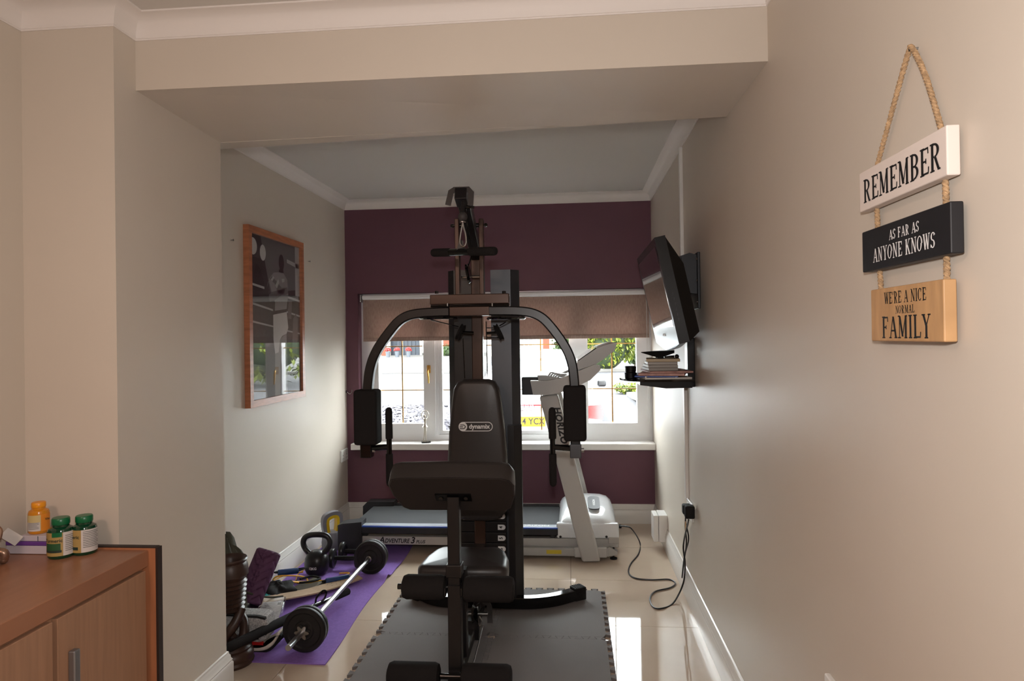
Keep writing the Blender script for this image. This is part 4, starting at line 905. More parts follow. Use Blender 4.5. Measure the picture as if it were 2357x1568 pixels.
# console: side arms, tray and display pod
A1 = [(1220.5, 877), (1258, 877), (1292, 871), (1330, 855), (1352, 846), (1369, 839), (1381, 842), (1382, 852), (1359, 875), (1330, 889), (1300, 901), (1273, 908), (1250, 910), (1227, 910)]
for YA0, YA1 in ((4.10, 4.165), (4.815, 4.88)):
    ol = [(at(x, y, 4.10).x, at(x, y, 4.10).z) for x, y in A1]
    T(MB().prism(ol, YA0, YA1, lambda u, v, w: (u, w, v)), 'side_arm', 'tm_silver', smooth=30)
tray = T(MB().prism([(at(x, y, 4.10).x, at(x, y, 4.10).z) for x, y in ((1236, 866), (1256, 866), (1300, 874), (1345, 856), (1372, 842), (1376, 852), (1340, 880), (1300, 894), (1240, 892))], 4.17, 4.81, lambda u, v, w: (u, w, v)), 'console_tray', 'tm_silver', smooth=30)
T(MB().prism([(at(x, y, 4.10).x, at(x, y, 4.10).z) for x, y in ((1330, 833), (1376, 801), (1400, 793), (1418, 789), (1421, 792), (1415, 808), (1388, 829), (1371, 840), (1332, 852), (1318, 856))], 4.14, 4.84, lambda u, v, w: (u, w, v)), 'display_pod', 'tm_silver', smooth=30)
T(MB().prism([(at(x, y, 4.10).x, at(x, y, 4.10).z) for x, y in ((1330, 831), (1372, 801), (1374, 803), (1332, 834))], 4.17, 4.81, lambda u, v, w: (u, w, v)), 'display_screen', 'black_gloss')
T(MB().rbox(at(1201, 885, 4.35).x, at(1238, 885, 4.35).x, 4.33, 4.62, at(1215, 909, 4.35).z, at(1215, 868, 4.35).z, .006), 'reading_rack', 'tm_black', tray)
b = MB()
for k in range(5):
    a = [at(1262+6*k+random.uniform(-3, 3), 868-random.uniform(0, 4), 4.2+.03*k) for _ in range(2)]; b.tube(smooth_path([at(1260+5*k, 872, 4.19), at(1268+5*k, 858+2*k, 4.2), at(1282+5*k, 862, 4.21), at(1292+3*k, 868, 4.2)], 4), .005, 6)
tag(b.build('headphone_lead', 'tm_white'), 'white coiled lead lying on the treadmill tray', 'lead')
# power lead of the treadmill
M('cord_black', (22, 22, 24), .35)
pts = [at(1420, 1212, 4.45), at(1440, 1212, 4.42), at(1455, 1219, 4.40)]+[atz(x, y, .005) for x, y in ((1473, 1250), (1470, 1275), (1452, 1298), (1447, 1318), (1462, 1331), (1500, 1335), (1540, 1334), (1554, 1343), (1543, 1353), (1508, 1362), (1496, 1378), (1503, 1397), (1522, 1401), (1550, 1388))]
pts += [atx(1572, 1345, XR-.03), atx(1577, 1300, XR-.028), atx(1573, 1255, XR-.03), atx(1585, 1197, XR-.04)]
for p in pts: p.z = max(p.z, .005)
pc_ = thing('power_lead', 'black power lead snaking from the treadmill to the wall socket', 'power lead', (.45, 3.8, 0))
MB().tube(smooth_path(pts, 6), .0042, 8).build('cord', 'cord_black', pc_)
MB().obox(at(1424, 1212, 4.45), (.035, .026, .02), None, .004).build('connector', 'black_rubber', pc_)
q = atx(1587, 1178, XR-.033); MB().obox(q, (.045, .05, .062), None, .008).build('plug', 'black_rubber', pc_)
sc_ = atx(1592, 1174, XR); so = socket('white double socket on the right wall holding two black plugs', (XR, sc_.y, sc_.z), -1, .146, .09)
l2 = thing('television_lead', 'second black lead looping down the wall from the television plug', 'power lead', (.55, 3.55, 0))
q2 = atx(1580, 1172, XR-.03); MB().obox(q2, (.04, .045, .05), None, .008).build('plug', 'black_rubber', l2)
MB().tube(smooth_path([q2, atx(1578, 1200, XR-.03), atx(1585, 1240, XR-.022), atx(1577, 1275, XR-.024), atx(1570, 1330, XR-.03), atx(1574, 1290, XR-.022), atx(1580, 1250, XR-.014), atx(1577, 1205, XR-.024), q2+V(.01, .02, 0)], 6), .0036, 8).build('cord', 'cord_black', l2)
b_ = MB().obox(atx(1578, 1212, XR-.032), (.002, .03, .05)); b_.build('paper_tag', 'plaque_wood', l2)
# ------------------------------------------------------------------ television and shelf
M('tv_black', (13, 13, 15), .28, spec=.35); M('tv_screen', (10, 10, 12), .02, spec=.9, coat=.5); M('bracket_grey', (46, 47, 50), .4, metal=.4)
tA, tB, tC = at(1563, 792, 2.86), at(1506, 547, 2.86), at(1510, 757, 3.65)
vv = (tB-tA); vv.y = 0; TH = vv.length; vv.normalize(); uu = Vector((tC.x-tA.x, tC.y-tA.y, 0)); TWd = uu.length; uu.normalize(); nn = vv.cross(uu).normalized()
if nn.x > 0: nn = -nn
vv = (vv-uu*vv.dot(uu)).normalized()
tvf = lambda u, v, w: tuple(tA+uu*u+vv*v+nn*w)
tv = thing('television', 'black flat television on a wall bracket, tilted down', 'television', tA)
bot = [(TWd*i/12, -.0-.035*math.sin(math.pi*i/12)) for i in range(13)]
ol = bot+[(TWd, TH), (0, TH)]
MB().prism(ol, -.03, 0, tvf).build('bezel', 'tv_black', tv)
MB().prism([(.0, .0), (TWd, .0), (TWd, TH), (.0, TH)], -.045, -.03, tvf).build('casing', 'tv_black', tv)
b = MB(); o = [tvf(u, v, -.045) for u, v in ((.005, .0), (TWd-.005, .0), (TWd-.005, TH-.005), (.005, TH-.005))]+[tvf(u, v, -.105) for u, v in ((.07, .03), (TWd-.07, .03), (TWd-.07, TH*.72), (.07, TH*.72))]
b.add(o, [(0, 1, 2, 3), (4, 5, 6, 7), (0, 1, 5, 4), (1, 2, 6, 5), (2, 3, 7, 6), (3, 0, 4, 7)]); b.build('rear_casing', 'tv_black', tv)
MB().prism([(.035, .075), (TWd-.035, .075), (TWd-.035, TH-.035), (.035, TH-.035)], -.002, .0012, tvf).build('screen', 'tv_screen', tv)
b = MB()
for k in range(6): b.obox(tvf(-.001, .10+.022*k, -.022), (.003, .004, .012))
b.build('buttons', 'bracket_grey', tv)
MB().obox(tvf(TWd/2, .04, .001), (.004, .06, .012)).build('brand_badge', 'steel', tv)
mc = at(1585, 650, 3.27); br = thing('wall_bracket', 'dark grey folding wall bracket behind the television', 'bracket', (XR, 3.25, mc.z))
MB().rbox(XR-.012, XR, 3.15, 3.37, mc.z-.13, mc.z+.13, .003).build('wall_plate', 'bracket_grey', br)
MB().prism([(0, -.06), (.07, -.05), (.09, .11), (.03, .13), (0, .12)], 3.18, 3.186, lambda u, v, w: (XR-.012-u, w, mc.z+v)).build('side_arm', 'bracket_grey', br)
MB().prism([(0, -.06), (.07, -.05), (.09, .11), (.03, .13), (0, .12)], 3.33, 3.336, lambda u, v, w: (XR-.012-u, w, mc.z+v)).build('side_arm', 'bracket_grey', br)
MB().rbox(XR-.10, XR-.08, 3.17, 3.35, mc.z-.06, mc.z+.11, .003).build('mount_plate', 'bracket_grey', br)
for zz in (-.1, .0, .1): MB().lathe([(.001, 0), (.007, 0), (.006, .004), (.001, .005)], (XR-.012, 3.165, mc.z+zz), 8, Matrix.Rotation(-math.pi/2, 3, 'Y')).build('bolt', 'chrome', br)
zs0 = at(1540, 870, 3.30).z
sh = thing('wall_shelf', 'black glass wall shelf on a pole under the television', 'shelf', (XR, 3.35, zs0-.06))
MB().rbox(XR-.035, XR, 3.32, 3.40, at(1578, 890, 3.36).z, at(1578, 778, 3.36).z, .004).build('pole', 'tv_black', sh)
xo = at(1433, 866, 3.30).x
ol = [(XR-.03, 3.16), (XR-.24, 3.16)]+[(XR-.24-.12*math.sin(a), 3.345-.185*math.cos(a)) for a in [math.pi*k/10 for k in range(1, 10)]]+[(XR-.24, 3.53), (XR-.03, 3.53)]
MB().prism([(u, v) for u, v in ol], zs0-.009, zs0, lambda u, v, w: (u, v, w)).build('glass_plate', 'black_gloss', sh)
MB().prism([(0, -.032), (0, 0), (.24, 0), (.24, -.018), (.12, -.034)], 3.20, 3.47, lambda u, v, w: (XR-.035-u, w, zs0-.009+v)).build('support', 'tv_black', sh)
for px in (1487, 1557): MB().lathe([(.001, 0), (.006, 0), (.005, .003), (.001, .004)], at(px, 869, 3.198), 8, Matrix.Rotation(math.pi/2, 3, 'X')).build('screw', 'steel', sh)
# things on the shelf
M('mag_red', (190, 150, 140), .5, c2=(150, 110, 104), nscale=30); M('dvd_grey', (150, 146, 140), .4); M('paper_white', (214, 208, 200), .6); M('box_tan', (168, 152, 124), .5)
zz = zs0+.0005
def slab(name, lab, cat, cx, cy, w, d, h, mat, rz, grp=None):
    global zz
    o = MB().obox((0, 0, h/2), (w, d, h), None, min(.002, h*.3)).build(name, mat, None, local=True)
    o.location = (cx, cy, zz); o.rotation_euler.z = math.radians(rz); ORG[o.name] = o.location.copy(); zz += h+.0005; return tag(o, lab, cat, grp)
sx = XR-.16
slab('magazine', 'grey newspaper lowest in the pile on the glass shelf', 'magazine', sx+.0, 3.33, .22, .29, .008, 'paper_white', 6)
slab('magazine', 'dark blue magazine above the newspaper on the shelf', 'magazine', sx-.02, 3.34, .2, .27, .007, 'rail_blue', -8)
slab('magazine', 'pinkish red magazine on the shelf beneath the cases', 'magazine', sx+.01, 3.32, .21, .28, .012, 'mag_red', -12)
slab('magazine', 'crumpled pale pink wrapper folder on the shelf', 'folder', sx+.02, 3.31, .20, .26, .009, 'mag_red', 4)
for k in range(3): slab('disc_case', ['grey disc case lowest of the three on the shelf', 'grey disc case in the middle of the three on the shelf', 'grey disc case topmost of the three on the shelf'][k], 'disc case', sx-.01+.003*k, 3.31, .137, .19, .0135, 'dvd_grey', 4-3*k, 'grey disc cases on the glass shelf')
slab('book', 'tan paperback book on top of the grey disc cases', 'book', sx+.005, 3.31, .155, .2, .014, 'box_tan', -6)
q = V(sx-.01, 3.28, zz)
b = MB(); b.add([q+V(*p) for p in ((-.09, 0, .028), (-.01, -.06, .002), (.06, -.05, .026), (.075, .05, .034), (-.03, .08, .03), (-.09, 0, .031), (-.01, -.06, .005), (.06, -.05, .029), (.075, .05, .037), (-.03, .08, .033))], [(0, 1, 2, 3, 4), (9, 8, 7, 6, 5), (0, 5, 6, 1), (1, 6, 7, 2), (2, 7, 8, 3), (3, 8, 9, 4), (4, 9, 5, 0)])
b.box(q.x-.015, q.x+.015, q.y-.02, q.y+.05, q.z, q.z+.006); tag(b.build('leather_wallet', 'black_rubber', smooth=0), 'black folded wallet lying open on top of the book', 'wallet')
b = MB(); b.tube([q+V(.01, -.075, .008), q+V(.04, -.078, .009), q+V(.055, -.08, .009)], [.004, .006, .007], 8); b.ball(q+V(.066, -.082, .0105), .0105, 12, 8); tag(b.build('key_fob', 'black_gloss'), 'small black key fob beside the folded wallet', 'key fob')
q = at(1452, 868, 3.30); q.z = zs0
cup = thing('lens_cap_stack', 'two stacked black round pots at the shelf edge', 'pot', q)
MB().lathe([(.026, 0), (.029, .002), (.030, .026), (.028, .028), (.024, .028)], (0, 0, 0), 22).build('lower_pot', 'tv_black', cup, local=True)
MB().lathe([(.023, .028), (.0255, .03), (.027, .056), (.025, .058), (.022, .050)], (0, 0, 0), 22).build('upper_pot', 'tv_black', cup, local=True)
# ballerina on the sill
M('figure_silver', (188, 180, 166), .3, metal=.6)
q = V(at(979, 1020, 4.985).x, 4.985, .592)
fg = thing('ballerina_figurine', 'slim silver ballerina figurine with raised arms on the window sill', 'figurine', q)
MB().obox((.004, 0, .004), (.068, .06, .008), Matrix.Rotation(.3, 3, 'Z'), .002).build('base', 'black_gloss', fg, local=True)
b = MB(); b.tube(smooth_path([(.006, -.004, .008), (.005, -.004, .07), (.003, -.002, .118)], 4), [.004]*4+[.0045]*4+[.006], 8); b.tube(smooth_path([(-.014, .004, .008), (-.008, .004, .06), (-.001, 0, .118)], 4), [.0035]*4+[.0045]*4+[.006], 8)
b.build('legs', 'figure_silver', fg, local=True)
b = MB(); b.lathe([(.022, .116), (.018, .122), (.010, .130), (.0075, .142), (.009, .158), (.013, .170), (.010, .176), (.0045, .180), (.004, .190)], (0, 0, 0), 16); b.build('torso', 'figure_silver', fg, local=True)
MB().ball((-.004, 0, .198), .0095, 14, 10, sq=(.9, 1, 1.15)).build('head', 'figure_silver', fg, local=True)
MB().tube(smooth_path([(-.012, 0, .172), (-.022, 0, .188), (-.026, 0, .208), (-.016, 0, .230), (0, 0, .238), (.016, 0, .232), (.027, 0, .212), (.023, 0, .190), (.012, 0, .172)], 5), .0033, 8, hint=(0, 1, 0)).build('arms', 'figure_silver', fg, local=True)
# ------------------------------------------------------------------ exercise kit along the left wall
M('mat_purple', (136, 104, 178), .85, spec=.2, noise=.08, nscale=90, bump=.5, bscale=260)
b = MB(); nx, ny = 10, 90; x0, x1, y0, y1 = -1.655, -1.063, 2.772, 4.50
def matz(x, y): return .004+.022*math.exp(-((y-3.775-.10*(x+1.2))/.035)**2)*max(0, min(1, (x+1.5)/.3))+.012*math.exp(-((y-3.95)/.05)**2)*max(0, (x+1.35)*2)
top = [(x0+(x1-x0)*i/nx+(.012*math.sin((y0+(y1-y0)*j/ny)*5) if i == nx else 0), y0+(y1-y0)*j/ny+.01*(1-i/nx), matz(x0+(x1-x0)*i/nx, y0+(y1-y0)*j/ny)) for j in range(ny+1) for i in range(nx+1)]
k = len(top); m = nx+1
b.add([(x, y, z+.0015) for x, y, z in top]+[(x, y, max(.0005, z-.003)) for x, y, z in top], [(j*m+i, j*m+i+1, (j+1)*m+i+1, (j+1)*m+i) for j in range(ny) for i in range(nx)]+[(k+(j+1)*m+i, k+(j+1)*m+i+1, k+j*m+i+1, k+j*m+i) for j in range(ny) for i in range(nx)]+[(j*m+c, (j+1)*m+c, k+(j+1)*m+c, k+j*m+c) for j in range(ny) for c in (0, nx)]+[(r*m+i, r*m+i+1, k+r*m+i+1, k+r*m+i) for i in range(nx) for r in (0, ny)])
tag(b.build('yoga_mat', 'mat_purple', smooth=60), 'purple yoga mat unrolled along the left wall under the barbell', 'yoga mat')
MZ = .007
# barbell
RY = Matrix.Rotation(-math.pi/2, 3, 'X')      # axis along +Y
PR = .096; bz = PR+MZ; bxx = -1.180
bb = thing('barbell', 'chrome barbell with black plates lying on the purple mat', 'barbell', (bxx, 3.37, MZ))
M('bar_steel', (168, 168, 170), .34, metal=1)
MB().tube([(bxx, 2.70, bz), (bxx, 4.02, bz)], .0125, 16).build('bar', 'bar_steel', bb)
M('plate_black', (30, 28, 28), .5, spec=.4, noise=.12, nscale=30, bump=.2, bscale=120)
for y, s in ((2.875, -1), (2.905, -1), (3.85, 1), (3.885, 1)):
    r = PR if y < 2.89 or 3.84 < y < 3.86 else PR-.002
    MB().lathe([(.014, -.013), (.040, -.013), (.044, -.008), (.072, -.008), (.078, -.014), (r-.004, -.014), (r, -.009), (r, .009), (r-.004, .014), (.078, .014), (.072, .008), (.044, .008), (.040, .013), (.014, .013)], (bxx, y, bz), 40, RY).build('weight_plate', 'plate_black', bb)
for y in (2.848, 3.915):
    st = []
    for i in range(48):
        a = 2*math.pi*i/48; st.append(((.026+.007*math.cos(6*a))*math.cos(a), (.026+.007*math.cos(6*a))*math.sin(a)))
    MB().prism(st, y-.009, y+.009, lambda u, v, w: (bxx+u, w, bz+v)).build('star_collar', 'steel', bb)
for y in (2.935, 3.82): MB().lathe([(.012, -.012), (.018, -.010), (.018, .010), (.012, .012)], (bxx, y, bz), 18, RY).build('inner_collar', 'steel', bb)
# kettlebells
M('kb_black', (30, 30, 32), .3, spec=.5); M('kb_grey', (128, 128, 136), .4); M('kb_yellow', (222, 184, 30), .45)
kb = thing('kettlebell', 'black kettlebell marked 12KG standing on the purple mat', 'kettlebell', (-1.496, 3.835, MZ))
MB().lathe([(.001, 0), (.045, 0), (.058, .010), (.068, .032), (.071, .066), (.066, .098), (.052, .122), (.030, .135), (.001, .140)], (0, 0, 0), 28).build('body', 'kb_black', kb, local=True)
MB().tube(smooth_path([(-.035, 0, .115), (-.060, 0, .140), (-.076, 0, .175), (-.070, 0, .207), (-.045, 0, .224), (0, 0, .228), (.045, 0, .224), (.070, 0, .207), (.076, 0, .175), (.060, 0, .140), (.035, 0, .115)], 5), .0165, 14, hint=(0, 1, 0)).build('handle', 'kb_black', kb, local=True)
def kbt(u, v, w):
    a = -math.pi/2-.10+u/.071; z = .052+v; r = .0712+.0006; return (r*math.cos(a), r*math.sin(a), z)
text_mesh('12KG', .019, kbt, bold=.0006).build('lettering', 'white_print', kb, local=True, smooth=0)
kb.rotation_euler.z = .12
k2 = thing('kettlebell', 'grey kettlebell with yellow inner handle beside the treadmill end', 'kettlebell', (-1.562, 4.07, MZ))
k2.location = (-1.572, 4.30, .008)
MB().lathe([(.001, 0), (.060, 0), (.066, .010), (.068, .045), (.064, .080), (.054, .100), (.050, .112), (.001, .116)], (0, 0, 0), 26).build('body', 'kb_grey', k2, local=True)
pts = smooth_path([(-.040, 0, .09), (-.049, 0, .14), (-.052, 0, .185), (-.042, 0, .212), (0, 0, .226), (.042, 0, .220), (.052, 0, .19), (.049, 0, .14), (.040, 0, .09)], 5)
MB().sweep(pts, [(-.016, -.020), (.016, -.020), (.018, 0), (.016, .020), (-.016, .020)], hint=(0, 1, 0)).build('handle', 'kb_grey', k2, local=True)
pi_ = [Vector((p.x*.68, p.y, .145+(p.z-.145)*.80)) for p in pts]
MB().sweep(pi_, [(-.0095, -.0205), (.0095, -.0205), (.0095, .0205), (-.0095, .0205)], hint=(0, 1, 0)).build('inner_grip', 'kb_yellow', k2, local=True)
k2.rotation_euler.z = .75
# dumbbells
def dumbbell(lab, c, rz):
    t = thing('dumbbell', lab, 'dumbbell', c, 'pair of black dumbbells on the mat', (0, 0, rz)); RX = Matrix.Rotation(math.pi/2, 3, 'Y')
    MB().tube([(-.09, 0, .057), (-.045, 0, .057), (0, 0, .057), (.045, 0, .057), (.09, 0, .057)], [.011, .013, .014, .013, .011], 14).build('grip', 'black_rubber', t, local=True)
    for s in (-1, 1):
        MB().lathe([(.006, -.016), (.040, -.016), (.054, -.011), (.057, -.004), (.057, .004), (.054, .011), (.040, .016), (.030, .012), (.006, .014)], (s*.078, 0, .057), 28, RX).build('disc', 'kb_black', t, local=True)
        MB().lathe([(.003, 0), (.018, 0), (.014, .010), (.003, .012)], (s*.092, 0, .057), 14, Matrix.Rotation(s*math.pi/2, 3, 'Y')).build('end_nut', 'steel', t, local=True)
dumbbell('black dumbbell nearer to the camera beside the 12KG kettlebell', (-1.362, 3.945, MZ), .04)
dumbbell('black dumbbell lying behind the other, close to the treadmill', (-1.345, 4.073, MZ), -.03)
# straight bar with foam grips
hb = thing('grip_bar', 'black bar with foam ends leaning across the clutter', 'bar', at(650, 1422, 2.98))
q0, q4 = at(520, 1494, 2.655), at(802, 1361, 3.47)
q1, q2_, q3 = q0.lerp(q4, .52)+V(0, 0, .006), q0.lerp(q4, .70)+V(0, 0, .006), q0.lerp(q4, .86)+V(0, 0, .002)
q4.z = max(q4.z, .03)
MB().tube(smooth_path([q0, q1, q2_, q3, q4], 6), .0115, 14).build('bar', 'black_gloss', hb)
MB().tube([q0, q0.lerp(q1, .05), q0.lerp(q1, .97), q1], [.012, .0205, .0205, .013], 16).build('foam_grip', 'foam_black', hb)
MB().tube([q3, q3.lerp(q4, .06), q3.lerp(q4, .94), q4], [.012, .0185, .0185, .010], 16).build('foam_grip', 'foam_black', hb)
MB().tube(smooth_path([q2_+V(-.012, 0, .008), q2_+V(-.004, 0, .035), q2_+V(.018, .02, .058), q2_+V(.032, .03, .050), q2_+V(.024, .03, .02), q2_+V(.012, .02, .006)], 5), .005, 8).build('hook_loop', 'black_gloss', hb)
# beige lifting belt
M('suede', (176, 152, 126), .9, noise=.08, nscale=30, bump=.4, bscale=120)
def ribbon(pts, w, t, tilt=None):
    b = MB(); return b.sweep(smooth_path(pts, 8), [(-w/2, -t/2), (w/2, -t/2), (w/2, t/2), (-w/2, t/2)], hint=(0, 0, 1))
lb_ = thing('lifting_belt', 'beige suede weightlifting belt curling across the mat', 'belt', (-1.42, 3.5, .02))
bp = [(-1.60, 3.22, .055), (-1.545, 3.30, .062), (-1.48, 3.40, .045), (-1.41, 3.51, .026), (-1.34, 3.60, .022), (-1.27, 3.68, .024), (-1.215, 3.735, .034)]
ribbon(bp, .095, .007).build('strap', 'suede', lb_)
hs = MB()
for i in range(14):
    c = Vector(bp[4]).lerp(Vector(bp[6]), i/14); d = V(.6, -.5, 0)*.018*(1 if i % 2 else -1); hs.lathe([(.001, 0), (.0032, 0), (.001, .0004)], c+d+V(0, 0, .0055), 6)
hs.build('punched_holes', 'black_print', lb_, smooth=0)
lb_.children[-1]['kind'] = 'stuff'
# foam roller
M('roller_plum', (92, 58, 86), .7, spec=.3)
r0, r1 = at(571, 1388, 3.10), at(620, 1268, 3.21); r0.x += .0; axis = (r1-r0); Lr = axis.length; Rr = axis.to_track_quat('Z', 'Y').to_matrix(); b = MB(); n_, m_ = 72, 60
def tread(a, h):
    x = ((a/math.pi*3) % 2)-1; f = (h*9+abs(x)*1.3) % 1.0; v = -.007 if f < .16 else 0
    if abs(abs(x)-.86) < .10 and int(h*26) % 2: v = -.006
    return v
vs = []
for j in range(m_+1):
    h = j/m_; e = min(h, 1-h)*Lr; rr = .060-(.008*(1-min(1, e/.008)))
    for i in range(n_): a = 2*math.pi*i/n_; r_ = rr+tread(a, h*Lr/.33*.9); vs.append(r0+Rr@Vector((r_*math.cos(a), r_*math.sin(a), h*Lr)))
b.add(vs, [(j*n_+i, j*n_+(i+1) % n_, (j+1)*n_+(i+1) % n_, (j+1)*n_+i) for j in range(m_) for i in range(n_)]+[tuple(range(n_))[::-1], tuple(m_*n_+i for i in range(n_))])
tag(b.build('foam_roller', 'roller_plum', smooth=50), 'plum foam roller with moulded chevrons leaning by the left wall', 'foam roller')
# carved wooden stand
M('carved_wood', (56, 38, 31), .38, spec=.5, noise=.3, nscale=18, stretch=(1, 1, .4), bump=.3, bscale=60)
st = thing('carved_stand', 'dark carved wooden stand with twisted legs beside the pier', 'stand', (-1.462, 2.775, 0))
MB().lathe([(.06, 0), (.088, 0), (.092, .012), (.086, .022), (.090, .032), (.088, .050), (.078, .060), (.082, .070), (.070, .088), (.03, .092)], (0, 0, 0), 30).build('base', 'carved_wood', st, local=True)
for i in range(3):
    a0 = 2*math.pi*i/3-.2; MB().tube(smooth_path([(.055*math.cos(a0+t*2.2)*(1-.3*abs(t-.5)), .055*math.sin(a0+t*2.2)*(1-.3*abs(t-.5)), .082+.15*t) for t in [k/6 for k in range(7)]], 4), .020, 12).build('twisted_leg', 'carved_wood', st, local=True)
pr_ = [(.03, .215)]
for i in range(7): z = .222+.019*i; pr_ += [(.045+.0018*i, z), (.056+.0018*i, z+.009), (.045+.0018*i, z+.018)]
pr_ += [(.060, .365), (.072, .375), (.070, .415), (.062, .428), (.070, .440), (.066, .446), (.054, .440), (.046, .425), (.044, .36)]
MB().lathe(pr_, (0, 0, 0), 30).build('ribbed_bowl', 'carved_wood', st, local=True)
# blob helper for soft bags
def soft(c, s, seed, amp=.18, pts=()):
    rd = random.Random(seed); ph_ = [rd.uniform(0, 6.3) for _ in range(8)]; b = MB(); n, k = 28, 18; c = Vector(c); vs = []
    for j in range(k+1):
        e = math.pi*(j/k-.5)
        for i in range(n):
            a = 2*math.pi*i/n; d = Vector((math.cos(e)*math.cos(a), math.cos(e)*math.sin(a), math.sin(e)))
            f = 1+amp*(math.sin(3*a+ph_[0])*math.cos(2*e+ph_[1])+.6*math.sin(5*a+4*e+ph_[2])+.45*math.sin(9*a-3*e+ph_[3])*math.cos(5*e))
            p = Vector((d.x*s[0]*f, d.y*s[1]*f, d.z*s[2]*f))
            for t, g in pts:
                t = Vector(t); k_ = max(0, d.dot(t.normalized()))**8; p += t*g*k_
            q = c+p; q.z = max(q.z, .003); vs.append(q)
    b.add(vs, [(j*n+i, j*n+(i+1) % n, (j+1)*n+(i+1) % n, (j+1)*n+i) for j in range(k) for i in range(n)]); return b
M('olive_cloth', (70, 68, 56), .85, noise=.2, nscale=20, bump=.4, bscale=90); M('black_cloth', (30, 29, 30), .85, bump=.5, bscale=80)
M('tube_yellow', (222, 166, 40), .4); M('grip_blue', (28, 60, 110), .5); M('teal', (36, 170, 176), .6); M('pouch_grey', (112, 106, 94), .7, noise=.15, nscale=25)
tag(soft((-1.585, 2.98, .20), (.075, .10, .19), 4, .13, [((.1, 0, 1), .02), ((.7, 0, .75), .05), ((-.2, 0, 1), .06)]).build('cloth_bag', 'olive_cloth', smooth=70), 'dark olive cloth bag slumped behind the carved stand', 'bag')
tag(soft((-1.575, 3.47, .042), (.085, .085, .045), 9, .2).build('drawstring_bag', 'black_cloth', smooth=70), 'black drawstring bag crumpled beside the foam roller', 'bag')
# teal band, grey pouch
tb = smooth_path([(-1.655, 3.30, .02), (-1.62, 3.34, .05), (-1.585, 3.40, .058), (-1.545, 3.44, .035), (-1.53, 3.45, .012)], 6)
tag(MB().sweep(tb, [(-.035, -.0015), (.035, -.0015), (.035, .0015), (-.035, .0015)]).build('exercise_band', 'teal'), 'teal exercise band folded under the foam roller', 'exercise band')
pc = thing('grey_pouch', 'flat grey pouch with black piping lying on the mat', 'pouch', (-1.46, 3.60, MZ))
po = [(-1.545, 3.55), (-1.44, 3.49), (-1.39, 3.66), (-1.47, 3.74)]
MB().pad(po, .018, .008, lambda u, v, w: (u, v, MZ+.001+w), .006).build('pouch_body', 'pouch_grey', pc)
MB().tube([(-1.44, 3.486, MZ+.01), (-1.388, 3.662, MZ+.01), (-1.47, 3.744, MZ+.01)], .008, 8).build('piping', 'black_rubber', pc)
# resistance tube with two blue handles
rt_ = thing('resistance_tube', 'yellow resistance tube with blue foam handles in a tangle', 'resistance tube', (-1.5, 3.65, .02))
hA, hB = (V(-1.625, 3.60, .092), V(-1.535, 3.66, .085)), (V(-1.375, 3.655, .030), V(-1.268, 3.728, .030))
for a, e in (hA, hB):
    d = (e-a).normalized(); MB().lathe([(.006, 0), (.0145, 0), (.016, .004), (.016, (e-a).length-.004), (.0145, (e-a).length), (.006, (e-a).length)], a, 16, d.to_track_quat('Z', 'Y').to_matrix()).build('foam_handle', 'grip_blue', rt_)
    MB().tube(smooth_path([e, e+d*.02+V(0, .02, 0), a.lerp(e, .5)+V(.05, .09, -.01), a-d*.02+V(0, .02, 0), a], 5), .0045, 8).build('webbing_loop', 'black_rubber', rt_)
yp = [V(-1.54, 3.74, .05), V(-1.63, 3.72, .04), V(-1.652, 3.60, .05), V(-1.60, 3.54, .095), V(-1.53, 3.58, .085), V(-1.50, 3.66, .05), V(-1.47, 3.62, .04), V(-1.52, 3.52, .075), V(-1.46, 3.60, .04), V(-1.42, 3.66, .03), V(-1.34, 3.72, .02), V(-1.30, 3.83, .015), V(-1.36, 3.83, .014)]
MB().tube(smooth_path(yp, 7), .0040, 8).build('tube', 'tube_yellow', rt_)
MB().tube(smooth_path([V(-1.55, 3.66, .03), V(-1.58, 3.78, .03), V(-1.56, 3.90, .02), V(-1.50, 3.94, .015)], 7), .0036, 8).build('tube', 'tube_yellow', rt_)
bc_ = smooth_path([V(-1.50, 3.60, .06), V(-1.46, 3.66, .055), V(-1.41, 3.66, .045), V(-1.43, 3.60, .05), V(-1.49, 3.56, .055), V(-1.52, 3.60, .05)], 6)
MB().tube(bc_, .006, 8).build('ankle_loop', 'black_rubber', rt_)
# clear packet with a printed card
pk = thing('clear_packet', 'clear plastic packet with a printed white card inside', 'packet', (-1.45, 3.06, .05))
M('card_print', (214, 208, 204), .5, c2=(150, 142, 140), nscale=60, stretch=(1, 8, 1))
kq = [(-1.60, 3.16), (-1.40, 3.19), (-1.335, 2.985), (-1.50, 2.965)]
pkf = lambda u, v, w: (u, v, .085+.10*(v-3.07)+w)
MB().pad(kq, .03, .013, pkf, .006).build('plastic_bag', 'clear_plastic', pk)
MB().prism([(-1.50, 3.155), (-1.405, 3.17), (-1.355, 3.0), (-1.465, 2.985)], .012, .014, pkf).build('printed_card', 'card_print', pk)
MB().prism([(-1.425, 3.155), (-1.41, 3.157), (-1.404, 3.135), (-1.419, 3.133)], .0142, .0146, pkf).build('barcode', 'black_print', pk)
MB().prism([(-1.585, 3.15), (-1.51, 3.155), (-1.48, 2.99), (-1.52, 2.985)], .010, .012, pkf).build('silver_item', 'steel', pk)
